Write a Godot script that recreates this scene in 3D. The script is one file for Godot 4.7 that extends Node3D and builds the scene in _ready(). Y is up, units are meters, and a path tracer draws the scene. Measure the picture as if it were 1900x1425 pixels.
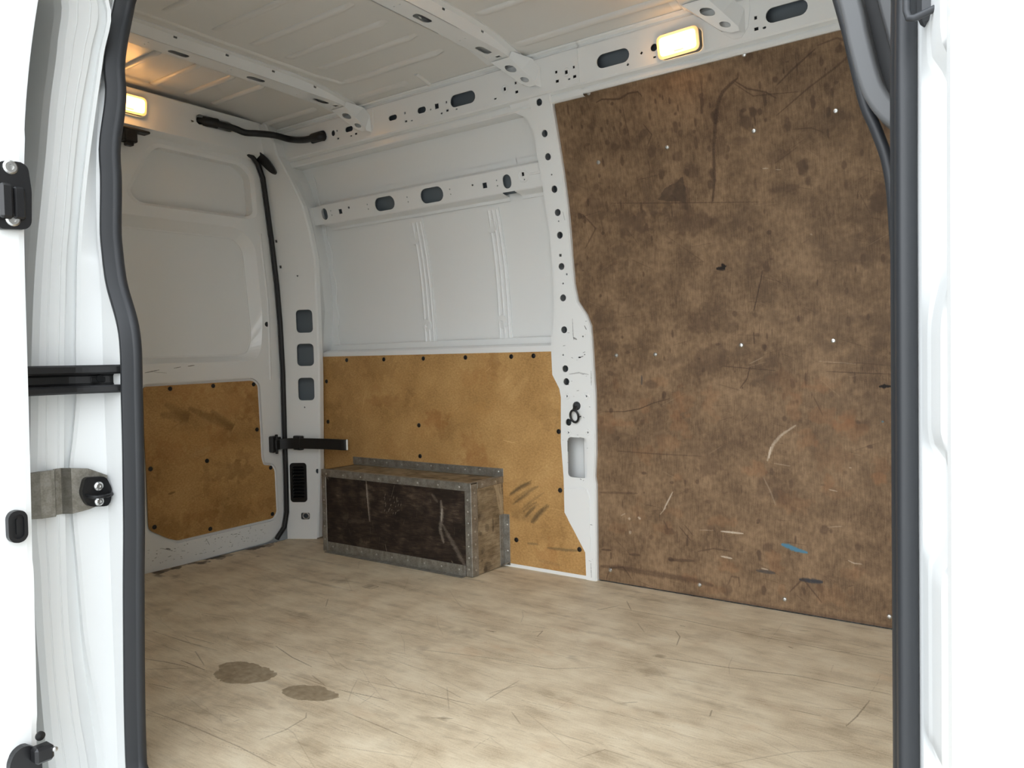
extends Node3D
# Cargo bay of a white panel van seen through its open sliding side door.
# x runs along the van (rear is -x), z across it (door opening at 0, far wall at -1.65), y is up from the cargo floor.

const RAIL_HOLES := [[-2.4734,1.7364,0.0227,0.0237,0],[-2.4498,1.7413,0.0084,0.0069,1],[-2.4479,1.7107,0.0112,0.0069,1],[-2.3789,1.7351,0.0445,0.0204,0],[-2.3427,1.7402,0.0081,0.0077,1],[-2.3421,1.7105,0.0135,0.0077,1],[-2.3709,1.7071,0.0096,0.0049,1],[-2.1336,1.7332,0.0437,0.0195,0],[-2.0683,1.7381,0.0073,0.0082,1],[-2.0672,1.7072,0.0122,0.0073,1],[-2.0381,1.7044,0.0096,0.0046,1],[-1.984,1.7323,0.0423,0.0225,0],[-1.9396,1.7253,0.0093,0.0071,2],[-1.9089,1.7314,0.0183,0.0186,1],[-1.8613,1.736,0.0067,0.0079,1],[-1.8606,1.7064,0.0123,0.0079,1],[-1.8887,1.702,0.0114,0.0089,2],[-1.8173,1.7026,0.0088,0.0044,1],[-2.5681,1.7378,0.1062,0.0428,0],[-1.7854,1.7319,0.116,0.0431,0],[-1.5951,1.7258,0.0095,0.0118,1],[-1.5481,1.7358,0.0082,0.0088,1],[-1.5466,1.7061,0.0128,0.0088,1],[-1.6384,1.702,0.0097,0.005,1],[-1.3831,1.735,0.0087,0.0085,1],[-1.3449,1.7261,0.0106,0.0121,1],[-1.3155,1.7353,0.0073,0.0083,1],[-1.3815,1.7055,0.0119,0.0094,1],[-1.315,1.706,0.0126,0.0093,1],[-1.3362,1.7025,0.0085,0.0047,1],[-1.1744,1.7308,0.1155,0.043,0],[-1.0753,1.7235,0.0103,0.0096,2],[-1.1239,1.7007,0.0106,0.0098,2],[-1.0329,1.7295,0.023,0.0216,0],[-1.0325,1.7014,0.0092,0.0052,1],[-0.7206,1.7348,0.0078,0.0096,1],[-0.7201,1.7051,0.0118,0.0088,1],[-0.6975,1.7025,0.0101,0.0072,0],[-0.6357,1.7297,0.1141,0.0406,0]]
const WAIST_HOLES := [[-2.6724,1.4453,0.0358,0.0488,0],[-2.6307,1.454,0.0069,0.0063,0],[-2.6291,1.436,0.0069,0.0063,0],[-2.5714,1.4442,0.0211,0.0198,1],[-2.5159,1.4533,0.0118,0.0093,0],[-2.4044,1.452,0.0064,0.0061,0],[-2.4031,1.4334,0.0064,0.0061,0],[-2.305,1.4427,0.1129,0.0537,0],[-2.1765,1.451,0.0059,0.0058,0],[-2.1752,1.4327,0.0059,0.0058,0],[-2.0443,1.4413,0.1181,0.0559,0],[-1.9493,1.45,0.0054,0.0056,0],[-1.9492,1.4313,0.0054,0.0056,0],[-1.8373,1.4495,0.0115,0.0091,2],[-1.7806,1.4402,0.0202,0.0198,1],[-1.7235,1.4501,0.0055,0.0058,0],[-1.7234,1.431,0.0055,0.0058,0],[-1.6782,1.4398,0.0377,0.0493,0]]
const WAIST_TOP := [[-2.7292,1.4869],[-1.8759,1.4758],[-1.6491,1.4803],[-1.529,1.4761]]
const WAIST_BOT := [[-2.7526,1.4044],[-2.2495,1.4052],[-1.8952,1.3975],[-1.6501,1.4035],[-1.5276,1.4033]]
const WAIST_FLANGE := [[-2.6742,1.5176],[-1.8922,1.5163],[-1.6922,1.5183],[-1.552,1.5063]]
const WAIST_LOW := [[-2.6911,1.3911],[-2.2212,1.3807],[-1.8431,1.3811]]
const PILLAR_RIGHT := [[-1.4256,1.6816],[-1.4245,1.4349],[-1.4257,1.3262],[-1.4288,1.1494],[-1.4253,1.0491],[-1.4137,0.9877],[-1.3803,0.9395],[-1.3641,0.9001],[-1.3594,0.8321],[-1.3562,0.748],[-1.3511,0.6632],[-1.3525,0.4498],[-1.3585,0.3695],[-1.3539,0.3393],[-1.3573,-0.0016]]
const PILLAR_LEFT := [[-1.5845,1.6526],[-1.5301,1.6207],[-1.5129,1.5666],[-1.5164,1.4885],[-1.5137,1.4398],[-1.5146,1.3834],[-1.5113,1.2629],[-1.51,1.1302],[-1.5094,1.034],[-1.5144,0.909],[-1.5259,0.8806],[-1.5274,0.829],[-1.5232,0.8132],[-1.5208,0.7292],[-1.4921,0.679],[-1.486,0.6477],[-1.4897,0.4839],[-1.4811,0.3589],[-1.4802,0.2319],[-1.3969,0.0969],[-1.3945,0.0005]]
const PILLAR_INNER := [[-1.5079,1.6776],[-1.5041,1.6359],[-1.5041,1.4866],[-1.5066,1.341],[-1.4977,1.3233],[-1.5037,1.2405],[-1.5013,1.1447],[-1.5003,1.0738],[-1.5005,0.9194],[-1.511,0.8694]]
const PILLAR_HOLES := [[-1.4676,1.6596,0.0235,0.0236,0],[-1.4673,1.5605,0.0237,0.0239,0],[-1.4697,1.4859,0.024,0.0241,0],[-1.4636,1.3782,0.0242,0.0244,0],[-1.463,1.2998,0.0243,0.0245,0],[-1.4642,1.2222,0.0245,0.0247,0],[-1.4673,1.1132,0.0246,0.0248,0],[-1.4667,1.0024,0.0247,0.0249,0],[-1.4662,0.889,0.0248,0.025,0],[-1.4653,0.7501,0.0248,0.0251,0],[-1.4619,0.7037,0.0248,0.0251,0],[-1.4562,0.5587,0.0248,0.0252,0],[-1.4687,1.1524,0.01,0.0103,1],[-1.4473,1.0842,0.006,0.0068,1],[-1.3894,0.8626,0.0059,0.006,0],[-1.4051,0.7896,0.0119,0.0051,0],[-1.3842,0.7986,0.0049,0.0051,0],[-1.4245,0.2651,0.007,0.007,0],[-1.4642,1.053,0.006,0.0069,0],[-1.4731,0.7996,0.0061,0.0069,0],[-1.4604,0.6519,0.0071,0.0069,0],[-1.3806,0.6527,0.0069,0.0068,0],[-1.4573,0.5215,0.0071,0.007,0],[-1.3775,0.5245,0.0068,0.0068,0],[-1.4658,1.4268,0.0059,0.0059,0],[-1.4631,1.2702,0.0055,0.0059,0]]
const PILLAR_WINDOW := [-1.4229,0.4336,0.0777,0.1437,0]
const PILLAR_STEP := [[-1.4794,0.3515],[-1.3575,0.3561],[-1.4719,0.3214],[-1.3767,0.3246],[-1.3764,0.1005],[-1.3942,0.0982],[-1.4701,0.2161]]
const HOOK := [-1.42,0.6152,-1.6499]
const RIBS := [[[-2.2199,1.3803],[-2.156,1.3727],[-2.1348,0.8495],[-2.2005,0.8513]],[[-1.825,1.3736],[-1.7671,1.3663],[-1.7471,0.8494],[-1.8144,0.8513]]]
const BOSSES := [[-2.2092,1.299],[-2.1846,0.9365],[-1.8104,1.3017],[-1.7931,0.9346]]
const CORNER_HOLES := [[0.116,0.9768,0.0766,0.1019,3],[0.1146,0.8273,0.078,0.0992,3],[0.1137,0.6744,0.0749,0.1008,3],[0.0925,0.1031,0.0406,0.0302,3],[0.0172,1.3325,0.0105,0.012,1],[0.0225,1.2205,0.0101,0.0122,1],[0.0995,1.178,0.0083,0.0076,0],[0.1038,0.5928,0.0066,0.0071,0],[0.1547,0.3056,0.0162,0.0214,0]]
const VENT := [0.0661,0.2553,0.068,0.1663,3]
const CORNER_COVER := [[-0.0401,1.7255],[-0.003,1.7208],[0.0546,1.6832],[0.0885,1.6329],[0.0905,1.6127],[0.0699,1.6082],[0.0302,1.6389],[-0.0133,1.6864]]
const CORNER_EDGE := [[0.1069,1.6874],[0.1489,1.5909],[0.1805,1.4757],[0.185,1.3649],[0.1863,1.2542],[0.1727,1.0255],[0.1716,0.7741],[0.1615,0.3643],[0.1432,0.0049]]
const LINING_EDGE := [[-1.5232,0.8132],[-1.5208,0.7292],[-1.4921,0.679],[-1.486,0.6477],[-1.4897,0.4839],[-1.4811,0.3589],[-1.4802,0.2319],[-1.3969,0.0969],[-1.3944,0.0044]]
const LINING_STUDS := [[-2.5995,0.7998],[-2.3709,0.799],[-2.146,0.7986],[-1.9249,0.7988],[-1.7041,0.7979],[-1.6032,0.7985],[-2.7363,0.7058],[-2.7338,0.5224],[-2.1796,0.5243],[-2.1771,0.3968],[-1.5002,0.5233],[-1.4991,0.3101],[-1.6982,0.106],[-1.4224,0.1041]]
const DOOR_SEAL := [[-1.34,1.696],[-1.3745,1.6823],[-1.401,1.6574],[-1.4266,1.6016],[-1.4619,1.3343],[-1.4834,1.1367],[-1.4946,0.9697],[-1.5013,0.7533],[-1.5003,0.4874],[-1.5005,0.2543],[-1.4987,0.1231],[-1.4835,0.0576],[-1.439,0.0131]]
const DOOR_GLASS := [[-0.9625,1.6429],[-1.3216,1.6406],[-1.3722,1.6018],[-1.3849,1.4432],[-1.3525,1.4253],[-0.8739,1.416],[-0.8368,1.4533],[-0.9299,1.6229]]
const DOOR_FIELD := [[-0.8166,1.3206],[-1.2931,1.3314],[-1.343,1.2851],[-1.375,0.9123],[-1.3574,0.8444],[-1.3174,0.8282],[-0.8688,0.8185]]
const DOOR_BEAD := [[-0.8082,1.3629],[-1.3117,1.3719],[-1.3879,1.3085],[-1.4138,0.9889],[-1.4023,0.8518],[-1.3692,0.8028],[-0.868,0.7986]]
const DOOR_LINING := [[-0.8646,0.7116],[-1.3529,0.7191],[-1.3789,0.6988],[-1.3855,0.5005],[-1.3869,0.3819],[-1.3964,0.3458],[-1.438,0.3393],[-1.4542,0.3174],[-1.4583,0.1282],[-1.4378,0.1034],[-0.9821,0.0963],[-0.9456,0.11],[-0.8724,0.1555],[-0.8654,0.1722],[-0.8641,0.393],[-0.8613,0.5397]]
const DOOR_STUDS := [[-0.9729,0.7003],[-1.1628,0.704],[-1.3595,0.703],[-1.3693,0.5054],[-1.1229,0.3972],[-0.8807,0.3946],[-1.4343,0.3298],[-1.436,0.1229],[-0.8882,0.1673],[-1.1277,0.1149]]
const DOOR_BRACKET := [[-1.4628,0.4336],[-1.4312,0.4966],[-1.4268,0.3773]]
const PLY_SCREWS := [[-1.2844,1.6663],[-0.7676,1.6617],[-0.5308,1.4602],[-0.7612,1.4487],[-1.0379,1.4484],[-1.287,1.442],[-1.268,0.7935],[-1.1221,0.7938],[-0.8311,0.8165],[-0.5591,0.8221],[-1.3059,0.043],[-0.9784,0.041],[-0.7058,0.0381],[-0.4143,0.0363]]
const PLY_STROKES := [[[-0.7929,1.5982,-0.817,1.5858,-0.8419,1.5704,-0.8581,1.5469,-0.8707,1.5104,-0.8804,1.4636,-0.8901,1.4159,-0.8952,1.3285,-0.9071,1.2658],0.0167,0,0.5],[[-0.8685,1.528,-0.8755,1.4871],0.0304,0,0.45],[[-0.8033,1.5917,-0.7711,1.5649,-0.7166,1.5442,-0.688,1.5214],0.0068,0,0.45],[[-0.8072,1.5867,-0.7546,1.5414,-0.6928,1.5349,-0.6271,1.5275],0.0053,0,0.35],[[-1.263,1.622,-1.2396,1.6271,-1.2015,1.6197,-1.1772,1.6163,-1.1462,1.626,-1.1124,1.6243,-1.1001,1.6081],0.0084,0,0.5],[[-1.173,1.6046,-1.1687,1.5397,-1.162,1.4865],0.0053,0,0.35],[[-0.6846,1.556,-0.6332,1.5899,-0.5718,1.6254],0.0076,0,0.45],[[-0.5656,1.632,-0.5146,1.6388,-0.4908,1.6255,-0.492,1.5863,-0.5257,1.5669,-0.5971,1.5326,-0.6923,1.4774],0.0084,0,0.38],[[-1.2607,1.3063,-1.0821,1.2839,-0.9094,1.2628,-0.7623,1.2455],0.0038,0,0.4],[[-0.7612,1.0413,-0.7735,0.99,-0.7901,0.922],0.0053,0,0.6],[[-1.0901,1.194,-0.9483,1.084,-1.066,1.0875],0.003,0,0.25],[[-0.6534,1.4326,-0.5999,1.4272,-0.5661,1.4086],0.0053,0,0.3],[[-1.373,1.2834,-1.328,1.2311,-1.377,1.1667],0.0076,0,0.35],[[-1.1092,1.529,-1.0848,1.4928,-1.1042,1.4639],0.0068,0,0.4],[[-0.8887,1.072,-0.8787,1.0591,-0.9066,1.0587],0.0198,3,0.85],[[-0.9097,1.2596,-0.8962,1.3667],0.0076,0,0.2],[[-0.7457,1.3394,-0.7298,1.3376],0.0038,1,0.7],[[-0.7082,1.3307,-0.6927,1.3283],0.003,1,0.6],[[-0.6194,1.1357,-0.6135,1.132],0.0076,1,0.35],[[-0.4384,0.6882,-0.4077,0.6889],0.0118,3,0.95],[[-0.4291,0.6895,-0.42,0.6882],0.0185,3,0.9],[[-1.3157,0.5973,-1.2417,0.5998,-1.1831,0.6108,-1.1302,0.6317,-1.0744,0.646],0.005,0,0.55],[[-0.8052,0.7474,-0.8153,0.7106,-0.8382,0.6809],0.005,0,0.55],[[-0.8073,0.757,-0.7665,0.7761],0.0034,1,0.35],[[-0.7837,0.948,-0.7916,0.9193],0.005,0,0.5],[[-0.7926,0.8535,-0.7902,0.8183],0.0067,0,0.55],[[-0.5823,0.7323,-0.4914,0.7268,-0.4045,0.7229],0.0042,0,0.45],[[-0.8986,0.7522,-0.8149,0.7438,-0.7273,0.7357],0.0042,0,0.45],[[-0.5888,0.754,-0.4912,0.7554,-0.4044,0.7462],0.0034,0,0.3],[[-0.6021,0.7626,-0.4975,0.7528],0.0034,1,0.3],[[-1.2718,0.4624,-1.1245,0.4604,-0.966,0.4613],0.0059,0,0.3],[[-0.6166,0.6573,-0.5901,0.6015],0.0042,0,0.35],[[-0.6689,0.5709,-0.7115,0.5406,-0.7369,0.5105,-0.748,0.4807,-0.7555,0.4583],0.0134,1,0.5],[[-0.7442,0.5028,-0.7504,0.4659],0.0076,1,0.8],[[-0.7339,0.4523,-0.6841,0.4467],0.0034,1,0.4],[[-0.7671,0.4061,-0.7457,0.3637,-0.7316,0.3246],0.0067,1,0.25],[[-1.0684,0.337,-1.1017,0.2744],0.0076,1,0.7],[[-1.1149,0.2571,-1.093,0.2832],0.005,1,0.5],[[-0.9057,0.2245,-0.8325,0.2252],0.0092,1,0.75],[[-0.9775,0.2204,-0.9293,0.2242],0.0034,1,0.4],[[-0.9067,0.144,-0.8694,0.1414],0.0092,1,0.7],[[-1.2258,0.2338,-1.2331,0.2289],0.0168,1,0.5],[[-1.1968,0.2408,-1.1872,0.2337],0.0134,1,0.6],[[-1.2312,0.1855,-1.2222,0.1832],0.0202,1,0.45],[[-1.2622,0.2383,-1.2437,0.2484],0.0067,1,0.4],[[-0.5241,0.1817,-0.508,0.1756,-0.4855,0.1759],0.005,1,0.6],[[-0.5752,0.3848,-0.5521,0.3811],0.005,1,0.55],[[-0.5189,0.453,-0.5125,0.452],0.0059,1,0.5],[[-0.5794,0.2732,-0.5397,0.2796],0.0042,1,0.35],[[-0.7775,0.1238,-0.7555,0.121],0.0059,1,0.6],[[-0.7113,0.2048,-0.6725,0.1951,-0.6378,0.1894],0.0168,2,0.9],[[-0.7149,0.2058,-0.69,0.2016,-0.6621,0.1906],0.0202,2,0.85],[[-1.174,0.7235,-1.1746,0.6913],0.0092,4,0.5],[[-0.4328,0.59,-0.4267,0.5882],0.0076,2,0.6],[[-1.3456,0.0509,-1.2749,0.0557,-1.193,0.0533,-1.1053,0.0538,-0.9962,0.0524,-0.9317,0.0443],0.0286,0,0.35],[[-0.6628,0.1052,-0.5942,0.1069],0.0185,4,0.85],[[-0.7925,0.1143,-0.7338,0.1138],0.0151,4,0.55],[[-1.0873,0.1084,-0.9952,0.1168],0.0151,0,0.4],[[-1.3396,0.1108,-1.3018,0.1131],0.0118,0,0.5],[[-1.2326,0.1079,-1.1902,0.1101],0.0134,0,0.4],[[-1.3451,0.3125,-1.1972,0.3215],0.0118,0,0.28],[[-0.8962,0.3474,-0.8806,0.3525],0.0084,0,0.2],[[-0.6914,0.0631,-0.6524,0.109,-0.5981,0.0458],0.0076,0,0.4],[[-1.3226,0.0094,-1.3077,0.0494,-1.2563,0.0608,-1.225,0.0239],0.0076,0,0.35],[[-0.8844,0.0554,-0.8724,0.0839,-0.8494,0.0835,-0.8459,0.0537],0.0076,0,0.3],[[-0.9825,0.1497,-0.9301,0.1656,-0.8714,0.1639],0.0076,0,0.35],[[-1.0474,0.2244,-1.0066,0.1819],0.005,0,0.45],[[-1.0306,0.2341,-0.9981,0.1985],0.0042,0,0.4],[[-1.1023,0.2384,-1.0857,0.2083],0.0076,0,0.3],[[-1.3515,-0.0076,-0.8852,-0.0021,-0.4083,0.0061],0.0336,0,0.3]]
const PLY_BLOTS := [[-1.0578,1.5856,0.0053,0.0137,0.5],[-1.0326,1.593,0.0049,0.0129,0.5],[-1.0108,1.5795,0.0049,0.0129,0.5],[-1.0834,1.5497,0.0053,0.0175,0.4],[-0.8858,1.5403,0.0049,0.0106,0.45],[-0.9129,1.5316,0.0061,0.0129,0.5],[-0.9372,1.5043,0.0053,0.0152,0.4],[-0.7391,1.4966,0.0061,0.0114,0.5],[-0.7253,1.4706,0.0068,0.0091,0.5],[-0.7608,1.5018,0.0137,0.0167,0.5],[-0.7945,1.4993,0.0061,0.0122,0.45],[-0.7815,1.4702,0.0205,0.0304,0.4],[-1.1876,1.5431,0.0061,0.0091,0.5],[-1.2327,1.5564,0.0053,0.0099,0.45],[-1.2586,1.5373,0.0053,0.0099,0.45],[-1.2133,1.5314,0.0053,0.0091,0.4],[-1.1762,1.5183,0.0068,0.0099,0.4],[-1.1357,1.4821,0.0129,0.0167,0.3],[-1.0918,1.4456,0.0198,0.0251,0.42],[-1.1137,1.501,0.0167,0.0137,0.35],[-1.0033,1.4975,0.0099,0.019,0.45],[-1.0148,1.4933,0.0046,0.0137,0.3],[-0.6642,1.4491,0.0106,0.0266,0.35],[-0.6345,1.3236,0.0213,0.0251,0.45],[-0.5189,1.3146,0.0084,0.0144,0.4],[-0.4291,1.2088,0.0342,0.0494,0.4],[-1.0134,1.2996,0.0418,0.0494,0.35],[-0.9701,1.3652,0.0304,0.0342,0.3],[-0.8673,1.4121,0.0228,0.0456,0.25],[-0.9848,1.2093,0.0988,0.0456,0.28],[-1.1882,1.2329,0.0836,0.0532,0.28],[-1.3292,1.2924,0.0456,0.0608,0.25],[-0.5111,1.6117,0.0152,0.0099,0.4],[-0.7588,1.6451,0.019,0.0152,0.35],[-1.2188,1.4762,0.019,0.0152,0.3],[-1.2924,1.3997,0.0061,0.0084,0.4],[-1.1696,1.4878,0.0228,0.0456,0.2],[-0.7021,1.3671,0.0456,0.0228,0.25],[-0.8057,1.4264,0.0456,0.0152,0.25],[-0.6778,1.2726,0.0608,0.0114,0.3],[-1.0072,1.4158,0.0228,0.019,0.3],[-1.1378,0.6914,0.0378,0.0168,0.35],[-1.2943,0.7323,0.0168,0.0126,0.35],[-0.9297,0.7677,0.0672,0.0588,0.25],[-0.9514,0.8898,0.0504,0.0462,0.3],[-0.9423,0.4396,0.0462,0.0504,0.25],[-0.7455,0.3784,0.0504,0.0504,0.25],[-0.4797,0.5771,0.0252,0.0252,0.25],[-0.4644,0.5164,0.0101,0.0076,0.5],[-1.0815,0.2048,0.021,0.0126,0.4],[-0.7584,0.1931,0.0252,0.0168,0.35],[-1.0787,0.1095,0.0126,0.0109,0.6],[-0.5896,0.2636,0.0151,0.0151,0.4],[-1.3774,0.1418,0.0252,0.0126,0.2],[-0.8846,0.0401,0.0252,0.0252,0.3],[-0.7098,0.3521,0.0588,0.0252,0.25],[-0.4634,0.1611,0.042,0.0252,0.2]]
const PLY_DISC := [-1.09,1.2951,-1.0624,1.3262,-1.0157,1.3459,-0.9917,1.3522,-0.9939,1.2758]
const FLOOR_STAINS := [[-1.7904,-0.4203,-1.8228,-0.4626,-1.7961,-0.4991,-1.7324,-0.5155,-1.6669,-0.5101,-1.6346,-0.4928,-1.6245,-0.4596,-1.6476,-0.4176,-1.7074,-0.3905,-1.7501,-0.3964],[-1.5504,-0.4398,-1.5461,-0.4772,-1.5133,-0.4997,-1.4695,-0.5125,-1.4088,-0.5043,-1.3959,-0.4851,-1.4153,-0.4534,-1.4663,-0.4306,-1.5176,-0.4248]]
const FLOOR_SCRATCHES := [[[-2.0313,-0.3692,-1.9565,-0.3887,-1.8735,-0.4014],0.6],[[-1.9372,-0.4175,-1.8189,-0.4128],0.7],[[-1.9563,-0.3328,-1.8673,-0.3975],0.4],[[-1.8052,-0.6226,-1.6996,-0.5938,-1.6004,-0.579],0.55],[[-1.866,-0.6209,-1.8231,-0.6295],0.4],[[-1.4229,-0.522,-1.3526,-0.5339,-1.2887,-0.5428],0.45],[[-1.7259,-0.2036,-1.5488,-0.2137,-1.3929,-0.2155,-1.2659,-0.2084],0.4],[[-1.3831,-0.2575,-1.3733,-0.317,-1.3821,-0.3788,-1.4013,-0.3958],0.4],[[-1.3326,-0.4464,-1.2249,-0.4412,-1.0991,-0.4328],0.35],[[-2.2245,-0.502,-2.0673,-0.5031,-1.9074,-0.5132],0.35],[[-2.1008,-0.53,-1.9656,-0.5393],0.45],[[-1.9651,-0.4766,-1.8518,-0.4312],0.4],[[-2.0176,-0.9973,-1.9575,-0.9348],0.4],[[-1.5569,-0.5425,-1.4741,-0.5165],0.4],[[-1.6153,-0.5201,-1.4397,-0.518],0.25],[[-2.0221,-1.1569,-1.9732,-1.1531,-1.973,-1.187,-2.0188,-1.1876,-2.0221,-1.1569],0.6],[[-2.1835,-1.1611,-2.0717,-1.1845],0.5],[[-1.4536,-0.8187,-1.1714,-0.8973],0.35],[[-1.4125,-0.5914,-1.0985,-0.6345],0.35],[[-1.8646,-0.2866,-1.7745,-0.3024],0.4],[[-1.3714,-1.0386,-1.3489,-1.0428],0.7],[[-1.4877,-1.0901,-1.4131,-1.0835],0.3],[[-1.221,-0.6725,-1.1395,-0.5836],0.2],[[-1.5028,-0.2774,-1.4998,-0.2907],0.3],[[-2.2534,-0.6797,-2.1346,-0.7081],0.3],[[-1.9975,-0.8162,-1.9067,-0.8282],0.4],[[-1.1475,-0.5312,-1.1031,-0.5543],0.5],[[-1.5403,-0.6703,-1.5079,-0.6829],0.5],[[-1.6296,-0.7611,-1.6045,-0.7679],0.45],[[-1.1143,-0.7008,-1.0845,-0.7741],0.35],[[-1.1542,-1.4206,-0.934,-1.4237,-0.7294,-1.4091,-0.3654,-1.4038],0.5],[[-0.8897,-1.1175,-0.6983,-1.1491,-0.5464,-1.1894,-0.3307,-1.1983],0.55],[[-1.1994,-1.3671,-1.1615,-1.4419],0.55],[[-1.1615,-1.495,-1.1092,-1.4232],0.45],[[-1.0374,-1.3244,-0.9881,-1.2673],0.3],[[-0.9198,-1.3274,-0.8891,-1.2877,-0.8694,-1.2202],0.5],[[-1.2586,-1.0971,-1.2393,-1.12,-1.2279,-1.0741],0.55],[[-1.3837,-1.0401,-1.3534,-1.0374],0.6],[[-0.723,-1.4662,-0.6927,-1.4702],0.55],[[-0.6247,-1.513,-0.5972,-1.5239],0.55],[[-0.646,-0.9024,-0.6381,-0.8692],0.5],[[-0.367,-1.143,-0.3739,-1.0407,-0.3831,-0.9802],0.5],[[-0.5017,-0.9959,-0.4376,-1.0019],0.4],[[-1.2575,-0.8708,-1.0698,-0.9033,-0.9695,-0.9758],0.35],[[-0.4637,-1.421,-0.3754,-1.4322],0.3],[[-1.0136,-0.6511,-0.9637,-0.6143],0.3],[[-0.8279,-0.8246,-0.801,-0.8488],0.4],[[-0.9256,-1.372,-0.9091,-1.3734],0.7],[[-0.6149,-1.3718,-0.6018,-1.3668],0.7],[[-0.4943,-1.4107,-0.4678,-1.4147],0.6],[[-0.8888,-0.6213,-0.783,-0.6229],0.25],[[-0.7861,-0.5579,-0.7593,-0.617,-0.69,-0.6158],0.3],[[-0.5644,-0.6638,-0.4414,-0.8147,-0.3354,-0.8946],0.2],[[-1.0977,-0.7964,-1.0981,-0.6636],0.35]]
const FLOOR_BLOTS := [[-2.2761,-0.9588,0.0433,0.0502,-0.35],[-2.002,-0.8832,0.0594,0.0523,-0.3],[-1.9015,-0.6267,0.0354,0.0257,-0.3],[-2.1479,-1.1677,0.0594,0.0396,0.3],[-2.7286,-0.8758,0.047,0.0303,0.4],[-2.2249,-0.8954,0.07,0.0357,0.12],[-2.2078,-0.8039,0.0814,0.0448,0.15],[-1.9647,-0.8367,0.0387,0.0401,0.25],[-1.4446,-0.8333,0.0362,0.0299,0.25],[-1.4206,-0.9879,0.076,0.049,0.18],[-1.3119,-0.2536,0.0459,0.034,0.12],[-1.1398,-0.3861,0.0416,0.0292,0.1],[-1.1218,-0.5421,0.0201,0.0144,0.4],[-1.6598,-0.2838,0.0719,0.0514,0.18],[-1.702,-0.2191,0.0331,0.067,0.15],[-2.3718,-0.606,0.0399,0.0657,0.15],[-1.8815,-0.9114,0.1609,0.0596,0.12],[-2.7147,-1.2313,0.0128,0.0176,0.6],[-2.8567,-1.2848,0.0534,0.0229,0.5],[-2.853,-1.0372,0.0837,0.0241,0.55],[-2.7956,-0.8509,0.0473,0.0186,0.6],[-1.9975,-1.1719,0.0216,0.0248,0.4],[-0.86,-1.0291,0.0606,0.048,0.3],[-0.8751,-1.1268,0.0202,0.0153,0.4],[-0.8269,-1.327,0.0611,0.0769,0.15],[-0.6996,-1.217,0.0452,0.0522,-0.25],[-0.7834,-1.3647,0.0184,0.0265,-0.35],[-1.0565,-0.9897,0.0347,0.0224,0.25],[-0.6663,-1.2559,0.034,0.0307,-0.12],[-0.377,-0.9724,0.0545,0.0258,0.22],[-0.3568,-1.0898,0.0334,0.0456,0.15],[-0.7467,-0.5939,0.0565,0.0337,0.18],[-0.607,-1.4058,0.0589,0.0339,0.12],[-1.1305,-1.5277,0.0567,0.023,0.15],[-0.4301,-1.4984,0.0463,0.0342,0.12],[-0.7095,-1.0304,0.0787,0.0383,0.1]]
const HARNESS := [[-2.832,1.7738,-1.1581],[-2.824,1.772,-1.212],[-2.818,1.7687,-1.2619],[-2.805,1.759,-1.3008],[-2.785,1.7611,-1.3428],[-2.735,1.7555,-1.3919],[-2.7276,1.7538,-1.468],[-2.6345,1.7346,-1.468],[-2.5348,1.7296,-1.468]]
const HEADER_SLOT := [[-1.1406,1.7723],[-1.2262,1.7716]]
const SEAL_ROWS := [[1.5009,-1.4929],[1.3253,-1.4574],[1.1666,-1.4373],[1.0159,-1.4234],[0.9359,-1.405],[0.8467,-1.3663],[0.7214,-1.3646],[0.5267,-1.371],[0.3779,-1.3821],[0.1768,-1.3931],[0.0509,-1.3942]]
const JAMB_ROWS := [[1.4656,-1.452,0.046,-1.45,-0.0065,-1.462,-0.0266,-1.446,-0.0263],[1.363,-1.452,0.0505,-1.45,0.007,-1.462,-0.0119,-1.446,-0.0126],[1.2606,-1.452,0.066,-1.45,0.0279,-1.462,0.0066,-1.446,0.0049],[1.1607,-1.452,0.0777,-1.45,0.0428,-1.462,0.0209,-1.446,0.0211],[1.0622,-1.452,0.0902,-1.45,0.0539,-1.462,0.0332,-1.446,0.0342],[0.9843,-1.452,0.1,-1.45,0.0632,-1.462,0.0399,-1.446,0.0419],[0.9069,-1.452,0.1072,-1.45,0.0679,-1.462,0.0447,-1.446,0.0457],[0.8296,-1.452,0.1126,-1.45,0.0726,-1.462,0.0485,-1.446,0.0495],[0.7331,-1.452,0.1178,-1.45,0.0761,-1.462,0.0521,-1.446,0.0522],[0.6564,-1.452,0.1215,-1.45,0.079,-1.462,0.0606,-1.446,0.0616],[0.6088,-1.452,0.1249,-1.45,0.0808,-1.462,0.0671,-1.446,0.0689],[0.5166,-1.452,0.1283,-1.45,0.0823,-1.462,0.065,-1.446,0.0659],[0.4335,-1.452,0.1252,-1.45,0.0836,-1.462,0.0625,-1.446,0.0615],[0.3546,-1.452,0.1245,-1.45,0.0837,-1.462,0.0598,-1.446,0.0579],[0.2849,-1.452,0.1226,-1.45,0.0807,-1.462,0.0567,-1.446,0.0529],[0.1526,-1.452,0.1176,-1.45,0.0707,-1.462,0.0463,-1.446,0.0357],[0.0542,-1.452,0.1113,-1.45,0.0592,-1.462,0.0383,-1.446,0.0276]]
const TRACK := [[0.1328,0.7914],[-0.0097,0.7943],[0.1346,0.7438],[-0.0078,0.7418],[0.0492,0.7772],[0.0147,0.7565]]
const STRIKER_PLATE := [[0.132,0.6148],[0.1043,0.6128],[0.0864,0.6073],[0.0586,0.6077],[0.0207,0.5872],[0.0226,0.5357],[0.0817,0.5287],[0.1336,0.5338]]
const STRIKER := [[0.0606,0.5942],[0.0239,0.5909],[0.0133,0.5661],[0.0175,0.5416],[0.0259,0.5363],[0.0579,0.5422],[0.0679,0.566]]
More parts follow.
